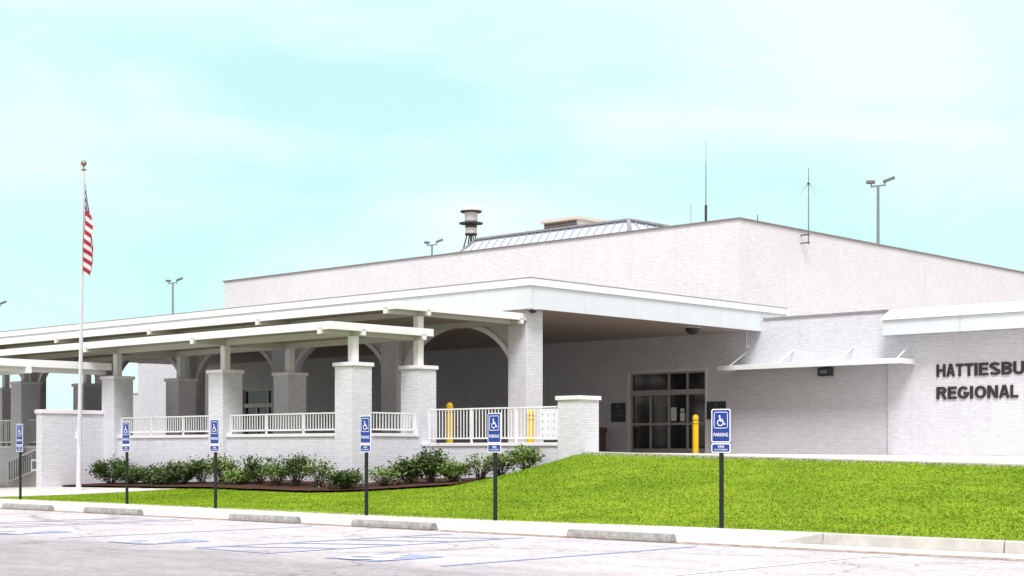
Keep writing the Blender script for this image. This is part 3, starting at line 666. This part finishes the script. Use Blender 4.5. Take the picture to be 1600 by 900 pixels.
# ------------------------------------------------------------------ wall fittings
def arc(cx, cy, rx, ry, a0, a1, n=9): return [(cx+rx*cos(R(a0+(a1-a0)*k/n)), cy+ry*sin(R(a0+(a1-a0)*k/n))) for k in range(n+1)]
TK = .2      # stroke weight of the block letters, letter height is 1
def glyph(ch):
    h_ = TK/2; W_ = dict(H=.74, A=.8, T=.7, I=.2, E=.64, S=.74, B=.76, U=.74, R=.76, G=.8, O=.84, N=.76, L=.6)[ch]; w2 = W_-h_
    g_ = {'H': [[(h_, 0), (h_, 1)], [(w2, 0), (w2, 1)], [(TK, .52), (w2-h_, .52)]],
          'T': [[(0, 1-h_), (W_, 1-h_)], [(W_/2, 0), (W_/2, 1-TK)]], 'I': [[(h_, 0), (h_, 1)]],
          'E': [[(h_, 0), (h_, 1)], [(TK, h_), (W_, h_)], [(TK, .52), (W_*.93, .52)], [(TK, 1-h_), (W_, 1-h_)]],
          'L': [[(h_, 0), (h_, 1)], [(TK, h_), (W_, h_)]],
          'N': [[(h_, 0), (h_, 1)], [(w2, 0), (w2, 1)], [(h_+.06, .93), (w2-.06, .07)]],
          'A': [[(h_*.9, 0), (W_/2-.03, 1)], [(W_-h_*.9, 0), (W_/2+.03, 1)], [(.2, .3), (W_-.2, .3)]],
          'U': [[(h_, 1), (h_, .34)]+arc(W_/2, .34, W_/2-h_, .34-h_, 180, 360)+[(w2, 1)]],
          'O': [arc(W_/2, .5, W_/2-h_, .5-h_, 0, 360, 22)],
          'G': [arc(W_/2, .5, W_/2-h_, .5-h_, 42, 330, 16)+[(w2, .40)], [(W_*.52, .44), (W_, .44)]],
          'S': [arc(W_/2, .735, W_/2-h_, .265-h_*.95, 18, 255, 10)+arc(W_/2, .265, W_/2-h_, .265-h_*.95, 75, -162, 10)],
          'B': [[(h_, 0), (h_, 1)], [(TK, 1-h_), (W_*.55, 1-h_)]+arc(W_*.55, .735, W_*.36-h_*.4, .265-h_, 90, -90, 7)[1:]+[(TK, .55)],
                [(TK, h_), (W_*.55, h_)]+arc(W_*.55, .29, W_*.45-h_, .29-h_, -90, 90, 7)[1:]+[(TK, .48)]],
          'R': [[(h_, 0), (h_, 1)], [(TK, 1-h_), (W_*.55, 1-h_)]+arc(W_*.55, .72, W_*.42-h_, .28-h_, 90, -90, 7)[1:]+[(TK, .52)], [(W_*.58, .5), (w2, 0)]]}[ch]
    return W_, g_
def stroke(mb, pts, w_, y0, y1, X0, Z0, sx, sz):     # one continuous bar with mitred corners
    n = len(pts); Lf = []; Rt = []
    for i in range(n):
        a = pts[max(0, i-1)]; b = pts[i]; c = pts[min(n-1, i+1)]
        if math.hypot(c[0]-a[0], c[1]-a[1]) < 1e-6: a, c = pts[-2], pts[1]
        d1 = mathutils.Vector((b[0]-a[0], b[1]-a[1])); d2 = mathutils.Vector((c[0]-b[0], c[1]-b[1]))
        if d1.length < 1e-6: d1 = d2
        if d2.length < 1e-6: d2 = d1
        d1.normalize(); d2.normalize(); t_ = (d1+d2).normalized(); k = w_/2/max(.5, t_.dot(d1)); nx, ny = -t_.y*k, t_.x*k
        Lf.append((b[0]+nx, b[1]+ny)); Rt.append((b[0]-nx, b[1]-ny))
    for i in range(n-1): mb.prism([(X0+p[0]*sx, Z0+p[1]*sz) for p in (Lf[i], Lf[i+1], Rt[i+1], Rt[i])], 'y', y0, y1)
def letters(body, xs_, hgt, z0, y, label):
    t = Thing('wall_lettering', label, 'lettering', (xs_[0], y, z0), 'dark words on the wall')
    for i, ch in enumerate(body):
        W_, gl = glyph(ch); m = MB(); sx = (xs_[i+1]-xs_[i]-.045)/W_
        if ch == 'I': sx = .115/W_
        for q, pl in enumerate(gl): stroke(m, pl, TK, y-.055-.001*q, y-.002, xs_[i], z0, sx, hgt)
        t.part('letter', m, 'black')
letters('HATTIESBURG', [-27.60, -27.20, -26.83, -26.485, -26.10, -25.93, -25.52, -25.06, -24.62, -24.16, -23.72, -23.26], .46, 4.14, WY-.12, 'upper word in dark block letters reading HATTIESBURG on the white brick wall')
letters('REGIONAL', [-27.60, -27.15, -26.76, -26.27, -26.09, -25.60, -25.15, -24.72, -24.39], .46, 3.31, WY-.12, 'lower word in dark block letters reading REGIONAL on the white brick wall')
def plaque(x0, x1, z0, z1, label):
    t = Thing('wall_plaque', label, 'plaque', ((x0+x1)/2, WY, z0), 'dark plaques beside the doors')
    t.part('plate', MB().box(x0, WY-.04, z0, x1, WY-.002, z1), 'plaque', bevel=.006)
    g = MB(); cx = (x0+x1)/2; g.box(cx-.07, WY-.046, z1-.2, cx+.07, WY-.0405, z1-.08)
    for k in range(3): g.box(x0+.12, WY-.046, z1-.34-.11*k, x1-.12, WY-.0405, z1-.31-.11*k)
    t.part('raised_text', g, 'greymetal')
plaque(-43.25, -42.45, 2.67, 3.5, 'dark slate plaque left of the entrance doors')
plaque(-38.1, -37.15, 2.72, 3.45, 'dark slate plaque right of the entrance doors behind the parking sign')
t = Thing('trash_bin', 'brown square trash bin left of the entrance doors', 'bin', (-43.4, 51.9, 1.33))
t.part('body', MB().box(-43.75, 51.6, 1.33, -43.1, 52.25, 2.2), 'brown', bevel=.03); t.part('lid', MB().box(-43.8, 51.55, 2.2, -43.05, 52.3, 2.42), 'brown', bevel=.05)
t = Thing('wall_light', 'small dark box light on the wall under the awning', 'light', (-32.3, WY, 4.3))
t.part('housing', MB().box(-32.6, WY-.3, 4.33, -32.05, WY-.002, 4.66), 'darkmetal', bevel=.02); t.part('lens', MB().box(-32.48, WY-.312, 4.42, -32.17, WY-.301, 4.56), 'lampgrey')
def dome(x, y, z, r, label):
    t = Thing('dome_fixture', label, 'light', (x, y, z), 'dark domes under the canopy')
    t.part('ring', MB().lathe([(r*1.08, 0), (r*1.08, -.025)], (x, y, z), 24), 'cap')
    t.part('dome', MB().lathe([(r*cos(R(a)), -.025-r*.85*sin(R(a))) for a in (0, 15, 30, 45, 60, 75, 87)], (x, y, z), 24), 'darkmetal')
dome(-36.5, 49.6, CZ0+.03, .3, 'large dark dome under the canopy above the entrance doors')
dome(-35.55, 39.15, CZ0, .15, 'small dark dome at the canopy corner on the tall column')
single('conduit', MB().tube((-36.1, WY-.04, 6.27), (-36.1, WY-.04, 5.72), .025).box(-36.16, WY-.09, 5.62, -36.04, WY-.001, 5.74), 'cap', 'short thin conduit running down the wall under the canopy end', 'pipe', (-36.1, WY, 5.62))
def bollard(x, y, zb, zt, label):
    t = Thing('bollard', label, 'bollard', (x, y, zb), 'yellow bollards on the driveway'); r = .12
    t.part('sleeve', MB().lathe([(r, 0), (r, zt-zb-.1), (r*.8, zt-zb-.04), (r*.4, zt-zb), (.01, zt-zb+.003)], (x, y, zb), 20), 'yellow')
    t.part('groove', MB().lathe([(r+.004, 0), (r+.004, .025)], (x, y, zt-.22), 20), 'brown'); t.part('groove', MB().lathe([(r+.004, 0), (r+.004, .025)], (x, y, zt-.36), 20), 'brown')
bollard(-37.4, 37.0, 1.6, 3.05, 'yellow bollard behind the railing left of the tall brick column')
bollard(-33.7, 37.0, 1.36, 2.76, 'yellow bollard seen through the railing in front of the tall brick column')
bollard(-35.4, 48.3, 1.3, 2.79, 'yellow bollard in front of the entrance doors')
t = Thing('notice_stand', 'white notice board with rows of faint print behind the right end of the railing', 'notice board', (-31.2, 36, 1.37))
t.part('board', MB().box(-32.4, 36.0, 1.75, -31.35, 36.05, 2.72), 'signwhite', bevel=.01)
g = MB()
for r_ in range(4):
    for c_ in range(4): g.box(-32.32+c_*.25, 35.99, 1.86+r_*.22, -32.32+c_*.25+.09, 35.999, 1.92+r_*.22)
t.part('print', g, 'faint')
for x in (-32.3, -31.45): t.part('leg', MB().box(x-.03, 36.01, 1.37, x+.03, 36.06, 1.76), 'signwhite')

# ------------------------------------------------------------------ flagpole and flag
bx, by = -45.61, 27.80
bz = terr(bx, by)+.02
topx, topy, topz = bx+.125, by+.115, bz+10.6
t = Thing('flagpole', 'tall tapered white flagpole standing on the path at the left', 'flagpole', (bx, by, bz))
t.part('pole', MB().tube((bx, by, bz), (topx, topy, topz), .085, .035, 20), 'polewhite')
t.part('base_collar', MB().lathe([(.13, 0), (.13, .05), (.1, .1)], (bx, by, bz), 20), 'cap')
t.part('truck', MB().lathe([(.03, 0), (.09, .02), (.09, .05), (.03, .07)], (topx, topy, topz), 16), 'gold')
t.part('finial', MB().lathe([(.02, .05)]+[(.1*sin(R(a)), .25-.1*cos(R(a))) for a in range(15, 180, 15)], (topx, topy, topz), 16), 'gold')
t.part('cleat', MB().box(bx-.14, by-.03, bz+1.72, bx-.07, by+.03, bz+1.95), 'cap')
t.part('halyard', MB().tube((bx+.11, by-.06, bz+1.5), (topx+.07, topy-.05, topz), .008, .008, 6), 'polewhite')
def flag():
    mb = MB(); uv = []; nu, nv = 70, 60; ht = 2.38; rx, ry = .731, .682   # hangs limp, folded on itself
    zt = topz-.40; px_, py_ = topx+.05, topy+.02
    for i in range(nu+1):
        u = i/nu
        for j in range(nv+1):
            v = j/nv
            A_ = (.045+.28*min(1, v*1.5+u*.6))*(.86+.14*sin(9*v+1.0))
            r = A_*abs(sin(pi*u*1.5))**.8+.03*sin(u*19+v*6)*u
            k = min(1, max(0, (v-.02)/.3)); dep = (-.04+.34*u)*(.35+.65*k)+.025*sin(v*14+u*9)
            z = zt-ht*v-.85*min(1, u/.5)*(1-.45*v)-.55*r-.12*u
            lx = px_-.03*v+rx*r; ly = py_-.03*v+ry*r
            mb.v.append((lx+.682*dep*.55, ly-.731*dep*.55, z)); uv.append((u, v))
    for i in range(nu):
        for j in range(nv): a = i*(nv+1)+j; mb.f.append((a, a+1, a+nv+2, a+nv+1))
    mb.uv = uv
    o = single('flag', mb, 'flag', 'limp red white and blue striped flag hanging from the flagpole', 'flag', (px_, py_, zt))
    for p in o.data.polygons: p.use_smooth = True
flag()

# ------------------------------------------------------------------ parking signs
def round_rect(w_, h_, r, n=5):
    pts = []
    for cx, cy, a0 in ((w_/2-r, h_/2-r, 0), (-w_/2+r, h_/2-r, 90), (-w_/2+r, -h_/2+r, 180), (w_/2-r, -h_/2+r, 270)):
        for k in range(n+1): a = R(a0+90*k/n); pts.append((cx+r*cos(a), cy+r*sin(a)))
    return pts
def make_sign():
    t = Thing('parking_sign', 'x', 'sign', (0, 0, 0), 'blue accessible parking signs along the sidewalk')
    g = MB(); g.box(-.038, -.012, 0, .038, .035, 1.5); t.part('post', g, 'post', bevel=.004)
    def panel(name, zc, w_, h_):
        o = t.part(name, MB().prism([(x, z+zc) for x, z in round_rect(w_, h_, .035)], 'y', -.018, -.013), 'signwhite')
        t.part('blue_field', MB().prism([(x, z+zc) for x, z in round_rect(w_-.035, h_-.035, .025)], 'y', -.0205, -.0181), 'blue', parent=o)
        return o
    o = panel('sign_panel', 1.885, .37, .61)
    g = MB()
    P = lambda x, z, c=1.975: (x, -.0235, z+c)
    cnt2 = [0]
    def PS(x, z): cnt2[0] += 1; return (x, -.0235-((cnt2[0]-1)//4)*.0002, z+1.975)
    isa(g, .2, PS, 1.1)
    rr = round_rect(.26, .29, .03); ribbon(g, rr+[rr[0]], .011, lambda x, z: (x, -.0235, z+1.985))
    t.part('wheelchair_symbol', g, 'signwhite', parent=o)
    def txt(body, w_, h_, zc, par):
        m = text_mesh(body, 1, 0, .012); xx = [v.co.x for v in m.vertices]; yy = [v.co.y for v in m.vertices]
        mx_, my_ = (max(xx)+min(xx))/2, (max(yy)+min(yy))/2
        for v in m.vertices: v.co = ((v.co.x-mx_)*w_/(max(xx)-min(xx)), -.0235, (v.co.y-my_)*h_/(max(yy)-min(yy))+zc)
        m.materials.clear(); m.materials.append(M['signwhite']); link('lettering', m, par)
    txt('PARKING', .28, .065, 1.72, o)
    p = panel('van_panel', 1.475, .37, .17)
    txt('VAN', .12, .05, 1.502, p); txt('ACCESSIBLE', .26, .026, 1.447, p)
    return t.e
sg = make_sign()
slots = [(-16.52, 23.33), (-21.68, 22.74), (-25.42, 22.58), (-31.16, 22.76), (-35.42, 23.02), (-40.85, 22.99)]
slab = ['blue parking sign nearest the viewer, standing before the entrance doors', 'blue parking sign in front of the long right hand railing', 'blue parking sign in front of the corner brick pier',
        'blue parking sign in front of the second front pier from the right corner', 'blue parking sign right of the flagpole before the first railing', 'blue parking sign left of the flagpole at the far left']
yaws = [14, 0, -3, 0, 0, 0]; scs = [1, 1.0, 1.0, 1.0, 1.0, 1.0]
for i, (x, y) in enumerate(slots):
    o = sg if i == 0 else copy_tree(sg)
    o.location = (x, y, 0); o.rotation_euler = (0, 0, R(yaws[i])); o['label'] = slab[i]
# ------------------------------------------------------------------ wheel stops
prof = [(-.095, 0), (.095, 0), (.085, .055), (.055, .115), (.03, .125), (-.03, .125), (-.055, .115), (-.085, .055)]
me = MB().prism(prof, 'x', -1.07, 1.07).mesh('wheel_stop', M['stop'])
wl = ['pale concrete wheel stop farthest right, before the nearest parking sign', 'concrete wheel stop second from the right below the corner pier sign', 'concrete wheel stop in the middle of the row',
      'concrete wheel stop second from the left end', 'concrete wheel stop at the far left end of the row']
for i, x in enumerate((-15.65, -21.03, -24.82, -30.33, -33.98)):
    o = link('wheel_stop', me, None, (x, 19.32+.03*(i % 2), .008), .008); o.rotation_euler = (0, 0, R((-.6, .5, -.3, .6, .2)[i])); tag(o, wl[i], 'wheel stop', 'concrete wheel stops')

# ------------------------------------------------------------------ shrubs
def shrub(x, y, hgt, wid, dens, seed, label, light=False):
    rd = random.Random(seed); z = terr(x, y)+.03
    t = Thing('shrub', label, 'shrub', (x, y, z), 'low shrubs in the mulch bed')
    st = MB(); lf = MB()
    ns = int(20+12*wid)
    for k in range(ns):
        a = rd.uniform(0, 2*pi); rr_ = wid/2*rd.uniform(.15, 1)**.7; hh = hgt*rd.uniform(.55, 1)*(1-.25*(rr_/(wid/2))**2)
        tip = (x+rr_*cos(a), y+rr_*sin(a), z+hh); mid = (x+rr_*.45*cos(a), y+rr_*.45*sin(a), z+hh*.5)
        st.tube((x+rd.uniform(-.08, .08), y+rd.uniform(-.08, .08), z-.05), mid, .012, .009, 5, False); st.tube(mid, tip, .009, .004, 5, False)
        nl = int(dens*40)
        for q in range(nl):
            if rd.random() < (.55 if dens > .85 else .85): f_ = rd.uniform(.78, 1.06); 
            else: f_ = rd.uniform(.42, .95)
            bx_ = x+(tip[0]-x)*f_; by_ = y+(tip[1]-y)*f_; bz_ = z+hh*f_
            sp = .10 if f_ > .7 else .16
            px_, py_, pz_ = bx_+rd.gauss(0, sp), by_+rd.gauss(0, sp), max(z+.04, bz_+rd.gauss(0, sp*.55))
            L_ = rd.uniform(.085, .15); W_ = L_*.5; aa = rd.uniform(0, 2*pi); el = rd.uniform(-.2, 1.0)
            d = mathutils.Vector((cos(aa)*cos(el), sin(aa)*cos(el), sin(el))); s_ = d.cross(mathutils.Vector((0, 0, 1))).normalized(); roll = rd.uniform(-.7, .7)
            up = s_.cross(d); s_ = (s_*cos(roll)+up*sin(roll))*W_/2; p = mathutils.Vector((px_, py_, pz_)); nrm = d.cross(s_).normalized()*W_*.18
            lf.add([p, p+d*L_*.4+s_+nrm, p+d*L_, p+d*L_*.4-s_+nrm, p+d*L_*.45], [(0, 4, 1), (1, 4, 2), (2, 4, 3), (3, 4, 0)])
    t.part('stems', st, 'stem'); t.part('foliage', lf, 'leaf_b' if light else 'leaf')
SH = [  # X, Y, height, width, density, light
 (-48.0, 30.55, .95, 1.5, 1.5, 0), (-46.6, 30.5, .80, 1.4, 1.4, 0), (-45.4, 30.4, .85, 1.3, 1.2, 0), (-44.2, 30.2, .55, 1.1, 1.2, 0),
 (-43.2, 30.2, 1.05, 1.5, 1.3, 0), (-42.1, 30.2, 1.0, 1.1, .7, 0), (-41.0, 30.2, 1.0, 1.1, .8, 1), (-39.9, 30.2, .62, 1.2, 1.1, 1), (-39.0, 30.2, .9, 1.1, .7, 0),
 (-38.0, 30.1, .80, 1.1, .6, 1), (-37.2, 30.2, 1.0, 1.0, .9, 0), (-36.2, 30.2, .85, 1.2, .45, 1), (-34.95, 30.2, .60, 1.1, 1.4, 0), (-34.8, 31.6, .80, 1.2, .40, 1),
 (-34.5, 32.4, .95, 1.3, 1.4, 0), (-33.7, 32.55, 1.10, 1.2, 1.4, 0), (-33.0, 32.8, .80, 1.3, 1.1, 1), (-32.3, 33.2, .80, 1.1, .35, 1), (-31.65, 33.45, .90, 1.1, .6, 1), (-30.75, 33.6, .85, 1.05, 1.0, 1)]
sl = ['dense dark shrub beside the flagpole, leftmost in the bed', 'dark shrub second from the flagpole', 'dark bushy shrub behind the sign right of the flagpole', 'small low shrub before the pier right of the flagpole',
      'tall dense shrub under the left railing', 'open leggy shrub under the left railing', 'pale tall shrub under the right part of the left railing', 'low pale shrub left of the second sign post in the bed',
      'loose dark shrub right of the fourth sign from the right', 'thin pale shrub under the middle railing', 'tall upright shrub under the middle railing', 'sparse pale shrub under the right part of the middle railing',
      'small dark round shrub before the corner pier', 'sparse twiggy shrub behind the sign at the corner pier', 'dense dark shrub just right of the corner pier', 'tallest dense shrub below the pier with the tall post',
      'pale spreading shrub under the left end of the right railing', 'thin twiggy shrub under the right railing', 'loose pale shrub right of the sign before the right railing', 'leafy pale shrub beside the short end pier, rightmost in the bed']
for i, s_ in enumerate(SH): shrub(s_[0], s_[1], s_[2]*(.74+.34*random.Random(i*7).random()), s_[3]*(.85+.25*random.Random(i*11).random()), s_[4]*.82, 100+i, sl[i], bool(s_[5]))

# ------------------------------------------------------------------ things on and behind the roof
ROOFZ = 11.1
# standing-seam metal roof (hipped) rising behind the parapet
t = Thing('metal_roof', 'blue grey standing seam hip roof behind the brick parapet', 'roof', (-65, 70, ROOFZ))
def hip(x0, x1, y0, y1, z0, z1, ix, iy):
    g = MB(); g.add([(x0, y0, z0), (x1, y0, z0), (x1, y1, z0), (x0, y1, z0), (x0+ix, y0+iy, z1), (x1-ix, y0+iy, z1), (x1-ix, y1-iy, z1), (x0+ix, y1-iy, z1)],
                    [(0, 1, 5, 4), (1, 2, 6, 5), (2, 3, 7, 6), (3, 0, 4, 7), (4, 5, 6, 7)]); return g
HX0, HX1, HY0, HY1, HZ0, HZ1, HIX, HIY = -62.8, -48.2, 60.6, 76, 11.15, 13.25, 1.8, 1.8
t.part('roof_panels', hip(HX0, HX1, HY0, HY1, HZ0, HZ1, HIX, HIY), 'seam')
g = MB(); k = HX0+.3
while k < HX1-.2:
    tx = min(max(k, HX0+HIX), HX1-HIX)
    fr = 1 if HX0+HIX <= k <= HX1-HIX else ((k-HX0)/HIX if k < HX0+HIX else (HX1-k)/HIX)
    g.beam((k, HY0, HZ0+.04), (k, HY0+HIY*fr, HZ0+(HZ1-HZ0)*fr+.04), .05, .07); k += .56
k = HY0+.4
while k < HY1-HIY: 
    fr = min(1, (k-HY0)/HIY); g.beam((HX1, k, HZ0+.04), (HX1-HIX*fr, k, HZ0+(HZ1-HZ0)*fr+.04), .07, .1); k += .9
t.part('seams', g, 'seamrib')
g = MB(); g.beam((HX0+HIX, HY0+HIY, HZ1+.05), (HX1-HIX, HY0+HIY, HZ1+.05), .3, .1); g.beam((HX1, HY0, HZ0+.05), (HX1-HIX, HY0+HIY, HZ1+.05), .2, .1); g.beam((HX0, HY0, HZ0+.05), (HX0+HIX, HY0+HIY, HZ1+.05), .2, .1)
g.beam((HX1-HIX, HY0+HIY, HZ1+.05), (HX1-HIX, HY1-HIY, HZ1+.05), .3, .1); t.part('ridge_trim', g, 'flash')
# rooftop unit with angled louvre hood
t = Thing('rooftop_unit', 'boxy tan rooftop unit with dark slanted louvre above the metal roof', 'rooftop unit', (-57, 68, 13))
t.part('housing', MB().prism([(72.25, 12.6), (72.0, 15.55), (78.5, 15.55), (78.5, 12.6)], 'x', -64.45, -61.6), 'tan', bevel=.02)
t.part('roof_lid', MB().box(-64.6, 71.8, 15.55, -61.5, 78.7, 15.72), 'tan')
g = MB()
for k in range(6): g.beam((-64.35, 71.99+.02*k, 15.42-.19*k), (-61.75, 71.99+.02*k, 15.42-.19*k), .08, .13)
t.part('louvre', g, 'louvre')
# warning siren on a braced mast
sx, sy, sz = -73.74, 75.0, 11.1
t = Thing('siren_tower', 'round two tier warning siren on splayed legs behind the roof edge', 'siren', (sx, sy, sz), )
t.part('horn', MB().lathe([(.70, 0), (.74, .04), (.72, .12), (.4, .22), (.15, .42), (.06, .5), (.03, .75)], (sx, sy, 17.62), 28), 'sirenring')
t.part('horn_rim', MB().lathe([(.68, 0), (.75, .05), (.70, .13)], (sx, sy, 17.56), 28), 'sirencap')
t.part('drum', MB().lathe([(.40, 0), (.44, .1), (.44, .62)], (sx, sy, 16.93), 28), 'sirenring')
t.part('horn_rim', MB().lathe([(.4, .04), (.80, .10), (.82, .17), (.4, .26)], (sx, sy, 16.68), 28), 'sirencap')
t.part('motor_housing', MB().lathe([(.39, 0), (.39, .5)], (sx, sy, 16.12), 28), 'sirenring')
t.part('motor_band', MB().lathe([(.40, 0), (.40, .18)], (sx, sy, 16.5), 28), 'sirenrust')
t.part('mount_ring', MB().lathe([(.40, 0), (.43, .05), (.40, .12)], (sx, sy, 16.02), 28), 'sirencap')
for k in range(4):
    a = pi/4+k*pi/2+.4; t.part('leg', MB().tube((sx+.3*cos(a), sy+.3*sin(a), 16.02), (sx+1.7*cos(a), sy+1.7*sin(a), sz), .045, .045, 8), 'sirencap')
t.part('brace', MB().tube((sx, sy, 16), (sx, sy, 14.2), .07, .07, 8), 'sirencap'); t.part('platform', MB().box(sx-.2, sy-.5, 14.75, sx+1.9, sy+.5, 14.85), 'sirencap')
# antennas
def antenna(x, y, z0, z1, r, label, extra=None):
    t = Thing('antenna', label, 'antenna', (x, y, z0), 'thin antennas on the roof'); t.part('mast', MB().tube((x, y, z0), (x, y, z1), r, r*.5, 8), 'greymetal')
    return t
t = antenna(-43.37, 60, 11.1, 15.1, .035, 'tallest whip antenna with thick dark base left of the roof corner')
t.part('whip', MB().tube((-43.37, 60, 15.1), (-43.37, 60, 16.2), .012, .006, 6), 'lampgrey'); t.part('base', MB().tube((-43.37, 60, 12.3), (-43.37, 60, 13.05), .065, .065, 10), 'darkmetal')
antenna(-44.4, 60.2, 11.1, 13.3, .018, 'short thin whip antenna left of the tallest one')
antenna(-40.45, 60, 11.1, 12.3, .04, 'tiny stub antenna on the roof edge right of the corner')
ax, ay = TX+.42, 62.0
t = antenna(ax, ay, 11.0, 14.55, .03, 'mast antenna with drooping radial rods bracketed to the side wall')
for k in range(5):
    a = k*2*pi/5+.3; t.part('radial', MB().tube((ax, ay, 13.8), (ax+.62*cos(a), ay+.62*sin(a), 13.42), .009, .006, 6), 'lampgrey')
t.part('hub', MB().lathe([(.06, 0), (.06, .1)], (ax, ay, 13.75), 12), 'darkmetal')
for z in (11.05, 11.42): t.part('bracket', MB().box(TX-.01, ay-.025, z, ax+.05, ay+.025, z+.05), 'darkmetal')
# tall floodlight masts beyond the building
def mast(x, y, zt, sc_, label, gr='tall floodlight masts beyond the building'):
    t = Thing('light_mast', label, 'floodlight', (x, y, -.2), gr)
    t.part('pole', MB().tube((x, y, -.2), (x, y, zt-.35*sc_), .16*sc_, .10*sc_, 12), 'lampgrey')
    u = (.731, .682)
    t.part('crossarm', MB().beam((x-.55*sc_*u[0], y-.55*sc_*u[1], zt-.36*sc_), (x+.55*sc_*u[0], y+.55*sc_*u[1], zt-.22*sc_), .12*sc_, .12*sc_), 'lampgrey')
    t.part('floodlight', MB().beam((x-.85*sc_*u[0], y-.85*sc_*u[1], zt-.02), (x-.25*sc_*u[0], y-.25*sc_*u[1], zt-.02), .35*sc_, .22*sc_), 'greymetal')
    t.part('floodlight', MB().beam((x+.42*sc_*u[0], y+.42*sc_*u[1], zt+.02*sc_), (x+1.2*sc_*u[0], y+1.2*sc_*u[1], zt+.32*sc_), .35*sc_, .2*sc_), 'greymetal')
    for q in (-.5, .5): t.part('yoke', MB().beam((x+q*sc_*u[0], y+q*sc_*u[1], zt-.3*sc_), (x+q*sc_*u[0], y+q*sc_*u[1], zt+.05), .06*sc_, .06*sc_), 'greymetal')
mast(-55.32, 97, 20.25, .95, 'tall twin headed floodlight mast behind the right part of the hall roof')
mast(-159.2, 110, 22.1, 1.0, 'twin headed floodlight mast above the left canopy roof right of the flagpole')
mast(-103.4, 100, 20.7, .85, 'floodlight mast peeping over the roof edge left of the siren')
mast(-201.8, 110, 22.0, 1.1, 'floodlight mast cut by the left edge of the view')
bpy.context.view_layer.update()
